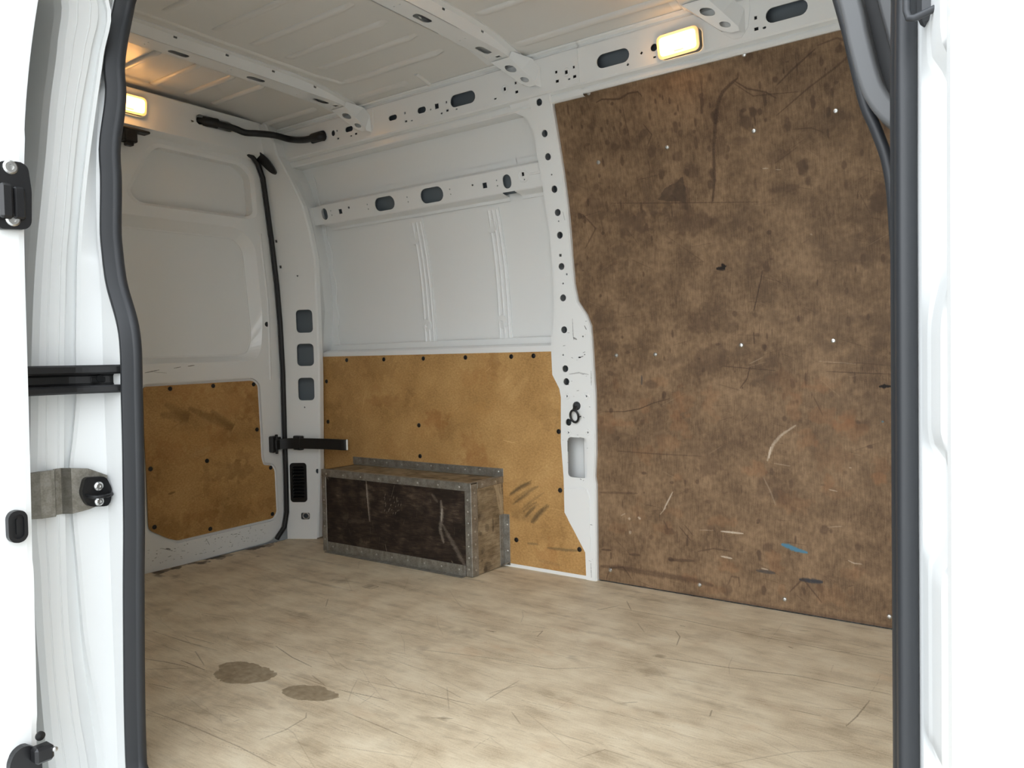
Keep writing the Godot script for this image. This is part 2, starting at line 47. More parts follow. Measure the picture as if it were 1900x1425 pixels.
const CATCH := [[0.2296,1.0959],[0.2,1.1003],[0.1901,1.0939],[0.1863,1.0587],[0.1882,1.0086],[0.1949,0.9995],[0.2333,0.9962]]
const CATCH_BOLTS := [[0.2153,1.0892],[0.2145,1.0121]]
const GROMMET := [[0.2242,0.5515],[0.2372,0.5539],[0.2105,0.5489],[0.2233,0.5762],[0.2252,0.5268]]
const LOWER_LATCH := [[0.2498,0.1996],[0.2418,0.2155],[0.2253,0.2198],[0.2054,0.2029],[0.2055,0.1658],[0.2503,0.1859]]
const DOOR_CREASE := [[0.2068,1.1217],[0.2238,0.4693],[0.2327,0.2321]]

var M := {}
var used := {}
var rng := RandomNumberGenerator.new()

# ---------------------------------------------------------------- mesh building
class MB:
	var v := PackedVector3Array()
	var n := PackedVector3Array()
	var t := PackedVector2Array()
	func tri(a: Vector3, b: Vector3, c: Vector3, na: Vector3, nb: Vector3, nc: Vector3, ta := Vector2.ZERO, tb := Vector2.ZERO, tc := Vector2.ZERO):
		var g := (c - a).cross(b - a)
		if g.length_squared() < 1e-16:
			return
		if g.dot(na + nb + nc) < 0.0:
			v.append(a); v.append(c); v.append(b)
			n.append(na); n.append(nc); n.append(nb)
			t.append(ta); t.append(tc); t.append(tb)
		else:
			v.append(a); v.append(b); v.append(c)
			n.append(na); n.append(nb); n.append(nc)
			t.append(ta); t.append(tb); t.append(tc)
	func quad(a: Vector3, b: Vector3, c: Vector3, d: Vector3, hint: Vector3):
		var g := (c - a).cross(b - d)
		if g.length_squared() < 1e-18:
			return
		g = g.normalized()
		if g.dot(hint) < 0.0:
			g = -g
		tri(a, b, c, g, g, g)
		tri(a, c, d, g, g, g)
	func quadn(a: Vector3, b: Vector3, c: Vector3, d: Vector3, na: Vector3, nb: Vector3, nc: Vector3, nd: Vector3):
		tri(a, b, c, na, nb, nc)
		tri(a, c, d, na, nc, nd)

func bend(y: float) -> float:
	return 0.0341 * log(1.0 + exp((y - 1.235) / 0.11))

func roof_y(z: float) -> float:
	var k := clampf((absf(z + 0.825) - 0.36) / 0.3, 0.0, 1.3)
	return 1.853 - 0.04 * pow(k, 1.7)

func wall_map(d0: float) -> Callable:
	return func(p: Vector2, d: float) -> Vector3: return Vector3(p.x, p.y, -1.65 + bend(p.y) + d0 + d)

func rail_map(d0: float) -> Callable:
	return func(p: Vector2, d: float) -> Vector3: return Vector3(p.x, p.y, -1.492 + (p.y - 1.683) * 0.12 + d0 + d)

func rear_map(x0: float) -> Callable:
	return func(p: Vector2, d: float) -> Vector3: return Vector3(x0 + d, p.y, p.x)

func corner_map(d0: float) -> Callable:
	return func(p: Vector2, d: float) -> Vector3:
		return Vector3(-2.873 + 0.87 * p.x + 0.493 * (d + d0), p.y, -1.5 - 0.493 * p.x + bend(p.y) * (0.56 + 0.44 * clampf(p.x / 0.17, 0.0, 1.0)) + 0.87 * (d + d0))

func axes_map(o: Vector3, ex: Vector3, ey: Vector3, ez: Vector3) -> Callable:
	return func(p: Vector2, d: float) -> Vector3: return o + ex * p.x + ey * p.y + ez * d

# a sheet of metal or board with holes: loops[0] is the outline, the others are holes; cut in rows so that it can follow a curve
func sheet(mb: MB, loops: Array, map: Callable, th: float, step := 9.0, uvr := Rect2(0, 0, 1, 1)):
	var ys := {}
	var ea := PackedVector2Array()
	var eb := PackedVector2Array()
	var lo := 1e9
	var hi := -1e9
	var q := []
	for lp in loops:
		var l2 := PackedVector2Array()
		for p: Vector2 in lp:
			l2.append(Vector2(p.x, snappedf(p.y, 0.0005)))
		q.append(l2)
	for lp: PackedVector2Array in q:
		for i in lp.size():
			var a := lp[i]
			var b := lp[(i + 1) % lp.size()]
			ys[snappedf(a.y, 0.0005)] = true
			lo = minf(lo, a.y); hi = maxf(hi, a.y)
			if absf(a.y - b.y) > 1e-6:
				if a.y < b.y:
					ea.append(a); eb.append(b)
				else:
					ea.append(b); eb.append(a)
	var k := lo + step
	while k < hi:
		ys[snappedf(k, 0.0005)] = true
		k += step
	var yl := ys.keys()
	yl.sort()
	var eps := 0.002
	for r in yl.size() - 1:
		var y0: float = yl[r]
		var y1: float = yl[r + 1]
		var ym := (y0 + y1) * 0.5
		var xs := []
		for i in ea.size():
			if ea[i].y < ym and eb[i].y > ym:
				var sl := (eb[i].x - ea[i].x) / (eb[i].y - ea[i].y)
				xs.append([ea[i].x + sl * (ym - ea[i].y), ea[i].x + sl * (y0 - ea[i].y), ea[i].x + sl * (y1 - ea[i].y)])
		xs.sort_custom(func(a, b): return a[0] < b[0])
		for i in range(0, xs.size() - 1, 2):
			var ps: Array[Vector2] = [Vector2(xs[i][1], y0), Vector2(xs[i + 1][1], y0), Vector2(xs[i + 1][2], y1), Vector2(xs[i][2], y1)]
			var f: Array[Vector3] = []
			var b: Array[Vector3] = []
			var nn: Array[Vector3] = []
			var uv: Array[Vector2] = []
			for p in ps:
				var o: Vector3 = map.call(p, 0.0)
				var w: Vector3 = map.call(p, -maxf(th, 0.001))
				var gx: Vector3 = map.call(p + Vector2(eps, 0), 0.0) - o
				var gy: Vector3 = map.call(p + Vector2(0, eps), 0.0) - o
				var g := gx.cross(gy).normalized()
				if g.dot(o - w) < 0.0:
					g = -g
				f.append(o); b.append(w); nn.append(g)
				uv.append(Vector2((p.x - uvr.position.x) / uvr.size.x, (p.y - uvr.position.y) / uvr.size.y))
			mb.tri(f[0], f[1], f[2], nn[0], nn[1], nn[2], uv[0], uv[1], uv[2])
			mb.tri(f[0], f[2], f[3], nn[0], nn[2], nn[3], uv[0], uv[2], uv[3])
			if th > 0.0:
				mb.tri(b[0], b[1], b[2], -nn[0], -nn[1], -nn[2], uv[0], uv[1], uv[2])
				mb.tri(b[0], b[2], b[3], -nn[0], -nn[2], -nn[3], uv[0], uv[2], uv[3])
	if th <= 0.0:
		return
	for li in q.size():
		var lp: PackedVector2Array = q[li]
		var area := 0.0
		for i in lp.size():
			area += lp[i].cross(lp[(i + 1) % lp.size()])
		var sgn := (1.0 if area > 0.0 else -1.0) * (1.0 if li == 0 else -1.0)
		for i in lp.size():
			var a := lp[i]
			var b := lp[(i + 1) % lp.size()]
			var parts := maxi(1, int(ceil(absf(b.y - a.y) / step)))
			for s in parts:
				var p := a.lerp(b, float(s) / parts)
				var p2 := a.lerp(b, float(s + 1) / parts)
				var d2 := (p2 - p).orthogonal() * -sgn
				var c: Vector3 = map.call(p, 0.0)
				var hint: Vector3 = map.call(p + d2.normalized() * 0.002, 0.0) - c
				var A: Vector3 = map.call(p, 0.0)
				var B: Vector3 = map.call(p2, 0.0)
				var C2: Vector3 = map.call(p2, -th)
				var D: Vector3 = map.call(p, -th)
				var g := (C2 - A).cross(B - D).normalized()
				if g.dot(hint) < 0.0:
					g = -g
				var u1 := Vector2((p.x - uvr.position.x) / uvr.size.x, (p.y - uvr.position.y) / uvr.size.y)
				mb.tri(A, B, C2, g, g, g, u1, u1, u1)
				mb.tri(A, C2, D, g, g, g, u1, u1, u1)

# an open profile of (height, depth) pairs drawn along x, on a map of the wall
func strip_x(mb: MB, prof: Array, x0: float, x1: float, map: Callable, hint: Vector3):
	for i in prof.size() - 1:
		var a: Vector2 = prof[i]
		var b: Vector2 = prof[i + 1]
		mb.quad(map.call(Vector2(x0, a.x), a.y), map.call(Vector2(x1, a.x), a.y), map.call(Vector2(x1, b.x), b.y), map.call(Vector2(x0, b.x), b.y), hint)

func sweep(mb: MB, path: Array, prof: Array, up: Vector3, closed := false):
	var m := path.size()
	var rings := []
	var norms := []
	for i in m:
		var pa: Vector3 = path[(i - 1 + m) % m] if closed else path[maxi(i - 1, 0)]
		var pb: Vector3 = path[(i + 1) % m] if closed else path[mini(i + 1, m - 1)]
		var tn := (pb - pa).normalized()
		var side := tn.cross(up).normalized()
		var u2 := side.cross(tn)
		var ring := PackedVector3Array()
		var nr := PackedVector3Array()
		for j in prof.size():
			var p: Vector2 = prof[j]
			var tg: Vector2 = prof[(j + 1) % prof.size()] - prof[(j - 1 + prof.size()) % prof.size()]
			var o := Vector2(tg.y, -tg.x).normalized()
			ring.append(path[i] + side * p.x + u2 * p.y)
			nr.append((side * o.x + u2 * o.y).normalized())
		rings.append(ring); norms.append(nr)
	for i in (m if closed else m - 1):
		var A: PackedVector3Array = rings[i]
		var B: PackedVector3Array = rings[(i + 1) % m]
		var NA: PackedVector3Array = norms[i]
		var NB: PackedVector3Array = norms[(i + 1) % m]
		for j in prof.size():
			var k := (j + 1) % prof.size()
			mb.quadn(A[j], A[k], B[k], B[j], NA[j], NA[k], NB[k], NB[j])
	if not closed:
		for e in [0, m - 1]:
			var R: PackedVector3Array = rings[e]
			var d: Vector3 = (path[0] - path[1]).normalized() if e == 0 else (path[m - 1] - path[m - 2]).normalized()
			for j in range(1, R.size() - 1):
				mb.tri(R[0], R[j], R[j + 1], d, d, d)

func circle(r: float, k := 10) -> Array:
	var a := []
	for i in k:
		a.append(Vector2(cos(TAU * i / k), sin(TAU * i / k)) * r)
	return a

func tube(mb: MB, path: Array, r: float, k := 10, up := Vector3(0.13, 0.31, 0.94), closed := false):
	sweep(mb, path, circle(r, k), up, closed)

func lathe(mb: MB, at: Vector3, axis: Vector3, prof: Array, k := 12):
	axis = axis.normalized()
	var u := axis.cross(Vector3(0.21, 0.97, 0.13)).normalized()
	var w := axis.cross(u)
	for i in k:
		var a0 := TAU * i / k
		var a1 := TAU * (i + 1) / k
		var d0 := u * cos(a0) + w * sin(a0)
		var d1 := u * cos(a1) + w * sin(a1)
		for j in prof.size() - 1:
			var p: Vector2 = prof[j]
			var r: Vector2 = prof[j + 1]
			var tg := r - p
			var nn := Vector2(tg.y, -tg.x).normalized()
			var n0 := (d0 * nn.x + axis * nn.y).normalized()
			var n1 := (d1 * nn.x + axis * nn.y).normalized()
			if nn.x < -0.01 and p.x + r.x > 0.0 and false:
				n0 = -n0
			mb.quadn(at + d0 * p.x + axis * p.y, at + d1 * p.x + axis * p.y, at + d1 * r.x + axis * r.y, at + d0 * r.x + axis * r.y, n0, n1, n1, n0)

# a block with chamfered edges
func block(mb: MB, xf: Transform3D, size: Vector3, c := 0.002):
	var h := size * 0.5
	c = minf(c, minf(h.x, minf(h.y, h.z)) * 0.9)
	var P := func(sx: float, sy: float, sz: float, ax: int) -> Vector3:
		var p := Vector3(sx * (h.x - c), sy * (h.y - c), sz * (h.z - c))
		if ax == 0: p.x = sx * h.x
		if ax == 1: p.y = sy * h.y
		if ax == 2: p.z = sz * h.z
		return xf * p
	var B := xf.basis
	for s: float in [-1.0, 1.0]:
		mb.quad(P.call(s, -1, -1, 0), P.call(s, 1, -1, 0), P.call(s, 1, 1, 0), P.call(s, -1, 1, 0), B.x * s)
		mb.quad(P.call(-1, s, -1, 1), P.call(1, s, -1, 1), P.call(1, s, 1, 1), P.call(-1, s, 1, 1), B.y * s)
		mb.quad(P.call(-1, -1, s, 2), P.call(1, -1, s, 2), P.call(1, 1, s, 2), P.call(-1, 1, s, 2), B.z * s)
		for r: float in [-1.0, 1.0]:
			mb.quad(P.call(s, r, -1, 0), P.call(s, r, 1, 0), P.call(s, r, 1, 1), P.call(s, r, -1, 1), B.x * s + B.y * r)
			mb.quad(P.call(s, -1, r, 0), P.call(s, 1, r, 0), P.call(s, 1, r, 2), P.call(s, -1, r, 2), B.x * s + B.z * r)
			mb.quad(P.call(-1, s, r, 1), P.call(1, s, r, 1), P.call(1, s, r, 2), P.call(-1, s, r, 2), B.y * s + B.z * r)
			for q: float in [-1.0, 1.0]:
				var nn := (B.x * s + B.y * r + B.z * q).normalized()
				mb.tri(P.call(s, r, q, 0), P.call(s, r, q, 1), P.call(s, r, q, 2), nn, nn, nn)

func bx(mb: MB, a: Vector3, b: Vector3, c := 0.002):
	block(mb, Transform3D(Basis(), (a + b) * 0.5), (b - a).abs(), c)

# rows of points joined into a skin; normals face `hint`
func skin(mb: MB, rows: Array, hint: Vector3, smooth := false):
	var R := rows.size()
	var Cn: int = rows[0].size()
	var nr := []
	if smooth:
		for i in R:
			var line := []
			for j in Cn:
				var a: Vector3 = rows[mini(i + 1, R - 1)][j] - rows[maxi(i - 1, 0)][j]
				var b: Vector3 = rows[i][mini(j + 1, Cn - 1)] - rows[i][maxi(j - 1, 0)]
				var g := a.cross(b).normalized()
				line.append(g if g.dot(hint) > 0.0 else -g)
			nr.append(line)
	for i in R - 1:
		for j in Cn - 1:
			if smooth:
				mb.quadn(rows[i][j], rows[i][j + 1], rows[i + 1][j + 1], rows[i + 1][j], nr[i][j], nr[i][j + 1], nr[i + 1][j + 1], nr[i + 1][j])
			else:
				mb.quad(rows[i][j], rows[i][j + 1], rows[i + 1][j + 1], rows[i + 1][j], hint)

# the same, smooth along the columns and creased between them
func skin_strips(mb: MB, rows: Array, hint: Vector3):
	for j in rows[0].size() - 1:
		var two := []
		for r in rows:
			two.append([r[j], r[j + 1]])
		skin(mb, two, hint, true)

# ---------------------------------------------------------------- outlines
func pts(a: Array) -> PackedVector2Array:
	var o := PackedVector2Array()
	for p in a:
		o.append(Vector2(p[0], p[1]))
	return o

func flatpts(a: Array) -> PackedVector2Array:
	var o := PackedVector2Array()
	for i in range(0, a.size(), 2):
		o.append(Vector2(a[i], a[i + 1]))
	return o

func rect(x0: float, y0: float, x1: float, y1: float) -> PackedVector2Array:
	return PackedVector2Array([Vector2(x0, y0), Vector2(x1, y0), Vector2(x1, y1), Vector2(x0, y1)])

func rrect(cx: float, cy: float, w: float, h: float, r: float, k := 3, turn := 0.0) -> PackedVector2Array:
	var o := PackedVector2Array()
	r = minf(r, minf(w, h) * 0.5)
	for c in 4:
		var q := Vector2([1, -1, -1, 1][c] * (w * 0.5 - r), [1, 1, -1, -1][c] * (h * 0.5 - r))
		for i in k + 1:
			var a := PI * 0.5 * (c + float(i) / k)
			o.append(Vector2(cx, cy) + (q + Vector2(cos(a), sin(a)) * r).rotated(turn))
	return o

# hole lists hold x, y, width, height, shape: 0 rounded slot, 1 square, 2 square on its corner, 3 rounded window
func hole(h: Array) -> PackedVector2Array:
	var w: float = h[2]
	var t: float = h[3]
	if int(h[4]) == 0:
		return rrect(h[0], h[1], w, t, minf(w, t) * 0.5, 4 if maxf(w, t) > 0.02 else 2)
	if int(h[4]) == 2:
		return PackedVector2Array([Vector2(h[0] + w * 0.5, h[1]), Vector2(h[0], h[1] + t * 0.5), Vector2(h[0] - w * 0.5, h[1]), Vector2(h[0], h[1] - t * 0.5)])
	if int(h[4]) == 3:
		return rrect(h[0], h[1], w, t, minf(w, t) * 0.22, 3)
	return rect(h[0] - w * 0.5, h[1] - t * 0.5, h[0] + w * 0.5, h[1] + t * 0.5)

func chaikin(p: PackedVector2Array, times := 2, f := 0.25) -> PackedVector2Array:
	for k in times:
		var o := PackedVector2Array()
		for i in p.size():
			var a := p[i]
			var b := p[(i + 1) % p.size()]
			o.append(a.lerp(b, f)); o.append(a.lerp(b, 1.0 - f))
		p = o
	return p

# rounds every corner by about r; the number of points depends only on the number of corners
func round_poly(p: PackedVector2Array, r: float, k := 4) -> PackedVector2Array:
	var o := PackedVector2Array()
	for i in p.size():
		var a := p[(i - 1 + p.size()) % p.size()]
		var b := p[i]
		var c := p[(i + 1) % p.size()]
		var s := b + (a - b).normalized() * minf(r, a.distance_to(b) * 0.45)
		var e := b + (c - b).normalized() * minf(r, c.distance_to(b) * 0.45)
		for j in k + 1:
			var t := float(j) / k
			o.append(s.lerp(b, t).lerp(b.lerp(e, t), t))
	return o

func grow(p: PackedVector2Array, d: float) -> PackedVector2Array:
	return Geometry2D.offset_polygon(p, d, Geometry2D.JOIN_ROUND)[0]

func at_y(rows: Array, y: float) -> float:        # rows of [y, value] with y falling
	if y >= rows[0][0]:
		return rows[0][1]
	for i in rows.size() - 1:
		if y <= rows[i][0] and y >= rows[i + 1][0]:
			var k: float = (rows[i][0] - y) / maxf(1e-6, rows[i][0] - rows[i + 1][0])
			return lerpf(rows[i][1], rows[i + 1][1], k)
	return rows[-1][1]

# ---------------------------------------------------------------- nodes
func numbered(called: String) -> String:
	var k: int = used.get(called, 0)
	used[called] = k + 1
	return called if k == 0 else "%s_%03d" % [called, k]

func world_of(o: Node) -> Vector3:
	var p := Vector3.ZERO
	while o != self:
		p += (o as Node3D).position
		o = o.get_parent()
	return p

func to_mesh(mb: MB, m: Material, origin: Vector3) -> ArrayMesh:
	var a := []
	a.resize(Mesh.ARRAY_MAX)
	var vv := PackedVector3Array()
	vv.resize(mb.v.size())
	for i in mb.v.size():
		vv[i] = mb.v[i] - origin
	a[Mesh.ARRAY_VERTEX] = vv
	a[Mesh.ARRAY_NORMAL] = mb.n
	a[Mesh.ARRAY_TEX_UV] = mb.t
	var me := ArrayMesh.new()
	me.add_surface_from_arrays(Mesh.PRIMITIVE_TRIANGLES, a)
	me.surface_set_material(0, m)
	return me

func obj(called: String, mb: MB, m: Material, parent: Node = self) -> MeshInstance3D:
	var o := MeshInstance3D.new()
	o.cast_shadow = GeometryInstance3D.SHADOW_CASTING_SETTING_DOUBLE_SIDED
	if parent == self:
		var lo := mb.v[0]
		var hi := mb.v[0]
		for p in mb.v:
			lo = lo.min(p); hi = hi.max(p)
		var c := Vector3((lo.x + hi.x) * 0.5, lo.y, (lo.z + hi.z) * 0.5)
		o.mesh = to_mesh(mb, m, c)
		o.name = numbered(called)
		add_child(o)
		o.position = c
	else:
		o.mesh = to_mesh(mb, m, world_of(parent))
		o.name = called
		parent.add_child(o, true)
	return o

func tag(o: Node, label: String, category := "", group := "", kind := "") -> Node:
	o.set_meta("label", label)
	if category: o.set_meta("category", category)
	if group: o.set_meta("group", group)
	if kind: o.set_meta("kind", kind)
	return o

func thing(called: String, at: Vector3, label: String, category := "", group := "", kind := "") -> Node3D:
	var o := Node3D.new()
	o.name = numbered(called)
	add_child(o)
	o.position = at
	tag(o, label, category, group, kind)
	return o

# small alike pieces (studs, rivets, screws) share one mesh
func pieces(called: String, me: Mesh, places: Array, parent: Node):
	var w := world_of(parent)
	for p: Transform3D in places:
		var o := MeshInstance3D.new()
		o.mesh = me
		o.name = called
		parent.add_child(o, true)
		o.transform = Transform3D(p.basis, p.origin - w)

func facing(dir: Vector3, at: Vector3) -> Transform3D:   # a basis whose y axis looks along dir
	dir = dir.normalized()
	var u := dir.cross(Vector3(0.21, 0.3, 0.93)).normalized()
	return Transform3D(Basis(u, dir, u.cross(dir)), at)

# ---------------------------------------------------------------- materials
func mat(c: Color, rough: float, metal := 0.0, spec := 0.5) -> StandardMaterial3D:
	var m := StandardMaterial3D.new()
	m.albedo_color = c
	m.roughness = rough
	m.metallic = metal
	m.metallic_specular = spec
	m.cull_mode = BaseMaterial3D.CULL_DISABLED
	return m

func noise(sd: int, freq: float, oct := 4) -> FastNoiseLite:
	var f := FastNoiseLite.new()
	f.seed = sd
	f.noise_type = FastNoiseLite.TYPE_SIMPLEX_SMOOTH
	f.frequency = freq
	f.fractal_octaves = oct
	return f

func field(w: int, h: int, sd: int, freq: float, oct: int, sx := 1, sy := 1) -> PackedByteArray:
	var im := noise(sd, freq, oct).get_image(maxi(8, w / sx), maxi(8, h / sy))
	im.convert(Image.FORMAT_L8)
	if sx > 1 or sy > 1:
		im.resize(w, h, Image.INTERPOLATE_CUBIC)
	return im.get_data()

class Tex:
	var w: int
	var h: int
	var d: PackedByteArray
	var r: Rect2
	var nz: PackedByteArray            # 256 x 256 of noise for ragged edges
	func put(i: int, c: Color, a: float):
		d[i] = int(lerpf(d[i], c.r * 255.0, a))
		d[i + 1] = int(lerpf(d[i + 1], c.g * 255.0, a))
		d[i + 2] = int(lerpf(d[i + 2], c.b * 255.0, a))
	func blot(x: float, y: float, rx: float, ry: float, c: Color, a: float, rag := 0.7, core := 0.55):
		var sx := w / r.size.x
		var sy := h / r.size.y
		var cx := (x - r.position.x) * sx
		var cy := (y - r.position.y) * sy
		var ax := maxf(rx * sx, 0.8)
		var ay := maxf(ry * sy, 0.8)
		for j in range(maxi(0, int(cy - ay * 1.4)), mini(h, int(cy + ay * 1.4) + 1)):
			for i in range(maxi(0, int(cx - ax * 1.4)), mini(w, int(cx + ax * 1.4) + 1)):
				var q := Vector2((i - cx) / ax, (j - cy) / ay).length() + (nz[(j & 255) * 256 + (i & 255)] / 255.0 - 0.5) * rag
				if q < 1.0:
					put((j * w + i) * 3, c, a * smoothstep(1.0, core, q))
	func stroke(p: PackedVector2Array, wd: float, c: Color, a: float, rag := 0.8):
		var s := Vector2(w / r.size.x, h / r.size.y)
		var hw := maxf(wd * 0.5 * (s.x + s.y) * 0.5, 0.55)
		for k in p.size() - 1:
			var A := (p[k] - r.position) * s
			var B := (p[k + 1] - r.position) * s
			var parts := maxi(1, int(A.distance_to(B) / 30.0))
			for m in parts:
				var P := A.lerp(B, float(m) / parts)
				var Q := A.lerp(B, float(m + 1) / parts)
				var L := maxf((Q - P).length_squared(), 0.01)
				for j in range(maxi(0, int(minf(P.y, Q.y) - hw - 1)), mini(h, int(maxf(P.y, Q.y) + hw + 2))):
					for i in range(maxi(0, int(minf(P.x, Q.x) - hw - 1)), mini(w, int(maxf(P.x, Q.x) + hw + 2))):
						var u := (Vector2(i, j) - P).dot(Q - P) / L
						if u < -0.02 or u >= 1.0:
							continue
						var along := (k + (m + u) / parts) / (p.size() - 1.0)
						var e := Vector2(i, j).distance_to(P.lerp(Q, u)) / (hw * (0.3 + 0.7 * sqrt(maxf(0.0, sin(PI * clampf(along, 0.0, 1.0))))))
						var g := nz[((j * 5) & 255) * 256 + ((i * 7 + j * 3) & 255)] * 0.0026 + nz[(j & 255) * 256 + ((i + j * 3) & 255)] * 0.0013
						e += (g - 0.5) * rag
						if e < 1.0:
							put((j * w + i) * 3, c, clampf(a * smoothstep(1.0, 0.3, e) * (0.55 + 0.9 * g), 0.0, 1.0))
	func patch(p: PackedVector2Array, c: Color, a: float, rag := 0.012):
		var lo := p[0]
		var hi := p[0]
		for q in p:
			lo = lo.min(q); hi = hi.max(q)
		for j in range(maxi(0, int((lo.y - r.position.y) / r.size.y * h)), mini(h, int((hi.y - r.position.y) / r.size.y * h) + 1)):
			for i in range(maxi(0, int((lo.x - r.position.x) / r.size.x * w)), mini(w, int((hi.x - r.position.x) / r.size.x * w) + 1)):
				var g := nz[(j & 255) * 256 + (i & 255)] / 255.0 - 0.5
				var g2 := nz[((j * 2) & 255) * 256 + ((i * 2 + 91) & 255)] / 255.0
				var q := r.position + Vector2((i + 0.5) / w * r.size.x, (j + 0.5) / h * r.size.y) + Vector2(g, -g) * rag
				if Geometry2D.is_point_in_polygon(q, p):
					put((j * w + i) * 3, c, a * (0.7 + 0.6 * g2))
	func texture() -> ImageTexture:
		var im := Image.create_from_data(w, h, false, Image.FORMAT_RGB8, d)
		im.generate_mipmaps()
		return ImageTexture.create_from_image(im)

# mixes noise fields (with weights) and looks the sum up in a row of colours
func tex(w: int, h: int, r: Rect2, layers: Array, ramp: Array) -> Tex:
	var T := Tex.new()
	T.w = w; T.h = h; T.r = r
	var f := noise(77, 0.03, 4)
	var im := f.get_seamless_image(256, 256)
	im.convert(Image.FORMAT_L8)
	T.nz = im.get_data()
	var g := Gradient.new()
	var of := PackedFloat32Array()
	var cs := PackedColorArray()
	for c in ramp:
		of.append(c[0]); cs.append(c[1])
	g.offsets = of
	g.colors = cs
	var lr := PackedByteArray(); var lg := PackedByteArray(); var lb := PackedByteArray()
	for i in 256:
		var c := g.sample(i / 255.0)
		lr.append(int(c.r * 255)); lg.append(int(c.g * 255)); lb.append(int(c.b * 255))
	var n := w * h
	var d := PackedByteArray()
	d.resize(n * 3)
	var f0: PackedByteArray = layers[0][0]; var w0: int = layers[0][1]
	var f1: PackedByteArray = layers[1][0]; var w1: int = layers[1][1]
	var f2: PackedByteArray = layers[2][0]; var w2: int = layers[2][1]
	var f3: PackedByteArray = layers[3][0]; var w3: int = layers[3][1]
	var k := 0
	for i in n:
		var s := (f0[i] * w0 + f1[i] * w1 + f2[i] * w2 + f3[i] * w3) >> 8
		if s > 255: s = 255
		d[k] = lr[s]; d[k + 1] = lg[s]; d[k + 2] = lb[s]
		k += 3
	T.d = d
	return T

func c8(r: int, g: int, b: int) -> Color:
	return Color8(r, g, b)

func make_materials():
	M.paint = mat(c8(238, 240, 239), 0.34)
	M.paint.clearcoat_enabled = true
	M.paint.clearcoat = 0.4
	M.paint.clearcoat_roughness = 0.12
	M.roof = mat(c8(226, 225, 220), 0.3)
	M.black = mat(c8(22, 23, 25), 0.45)
	M.rubber = mat(c8(38, 40, 43), 0.5)
	M.plastic = mat(c8(16, 16, 18), 0.38)
	M.grey = mat(c8(86, 87, 88), 0.5)
	M.dark_grey = mat(c8(48, 50, 53), 0.5)
	M.steel = mat(c8(168, 166, 160), 0.42, 0.9)
	M.zinc = mat(c8(205, 205, 203), 0.3, 1.0)
	var nt := NoiseTexture2D.new()
	M.alu = mat(c8(150, 147, 140), 0.5, 0.75)
	var f := 256
	var at := tex(256, 256, Rect2(0, 0, 1, 1), [[field(f, f, 5, 0.02, 4), 110], [field(f, f, 6, 0.1, 3), 70], [field(f, f, 7, 0.3, 2), 50], [field(f, f, 8, 0.05, 2, 1, 4), 26]],
		[[0.2, c8(132, 128, 119)], [0.45, c8(152, 149, 141)], [0.6, c8(166, 163, 156)], [0.85, c8(182, 180, 174)]])
	M.alu.albedo_color = Color.WHITE
	M.alu.albedo_texture = at.texture()
	M.alu.uv1_triplanar = true
	M.alu.uv1_world_triplanar = true
	M.alu.uv1_scale = Vector3(5, 5, 5)
	M.plate = M.alu.duplicate()
	M.plate.uv1_scale = Vector3(9, 9, 9)
	M.plate.albedo_color = c8(232, 230, 226)
	var gt := tex(256, 256, Rect2(0, 0, 1, 1), [[field(f, f, 15, 0.02, 4), 80], [field(f, f, 16, 0.1, 3), 70], [field(f, f, 17, 0.4, 2), 80], [field(f, f, 18, 0.05, 2), 26]],
		[[0.2, c8(168, 167, 163)], [0.8, c8(210, 209, 205)]])
	M.ground = mat(Color.WHITE, 0.9)
	M.ground.albedo_texture = gt.texture()
	M.ground.uv1_triplanar = true
	M.ground.uv1_world_triplanar = true
	M.ground.uv1_scale = Vector3(0.8, 0.8, 0.8)
	M.blocker_grey = mat(c8(96, 94, 90), 0.9)  # grey of the two added light blockers
	M.cavity_shade = mat(c8(112, 120, 126), 0.5)  # grey standing in for the shade inside hollow sections
	M.lamp_body = mat(c8(84, 72, 62), 0.4)
	M.lamp_bezel = mat(c8(232, 214, 186), 0.3)
	M.lamp_lens = mat(c8(250, 236, 210), 0.3)
	M.lamp_lens.emission_enabled = true
	M.lamp_lens.emission = Color(1.0, 0.8, 0.5)
	M.lamp_lens.emission_energy_multiplier = 0.5
	M.pillar_paint = scuffed(Rect2(-1.62, -0.02, 0.28, 1.74), 280, 1740, 91, [
		[[-1.431, 0.925, -1.43, 0.87, -1.427, 0.85], 0.003, 0.5], [[-1.43, 0.86, -1.415, 0.852], 0.008, 0.5], [[-1.45, 0.73, -1.41, 0.735, -1.37, 0.728], 0.006, 0.25], [[-1.42, 0.205, -1.39, 0.2, -1.365, 0.198], 0.003, 0.6],
		[[-1.383, 0.9, -1.375, 0.885], 0.004, 0.7], [[-1.36, 0.74, -1.36, 0.69], 0.003, 0.5], [[-1.375, 0.06, -1.374, 0.01], 0.002, 0.7], [[-1.4, 0.79, -1.39, 0.793], 0.004, 0.6], [[-1.442, 1.30, -1.438, 1.27], 0.003, 0.3]], Rect2(-1.48, 0.05, 0.12, 0.9), 60)
	M.door_paint = scuffed(Rect2(-1.52, -0.02, 0.74, 1.76), 740, 1760, 92, [
		[[-0.87, 0.765, -0.93, 0.775], 0.004, 0.6], [[-0.99, 0.78, -1.02, 0.785], 0.003, 0.7], [[-1.05, 0.787, -1.08, 0.79], 0.004, 0.7], [[-0.9, 0.768, -0.96, 0.762], 0.002, 0.4], [[-0.93, 0.075, -0.95, 0.068], 0.006, 0.7], [[-0.91, 0.08, -0.96, 0.06], 0.003, 0.5], [[-1.12, 0.05, -1.11, 0.07], 0.003, 0.5]], Rect2(-1.4, 0.02, 0.55, 0.07), 150)

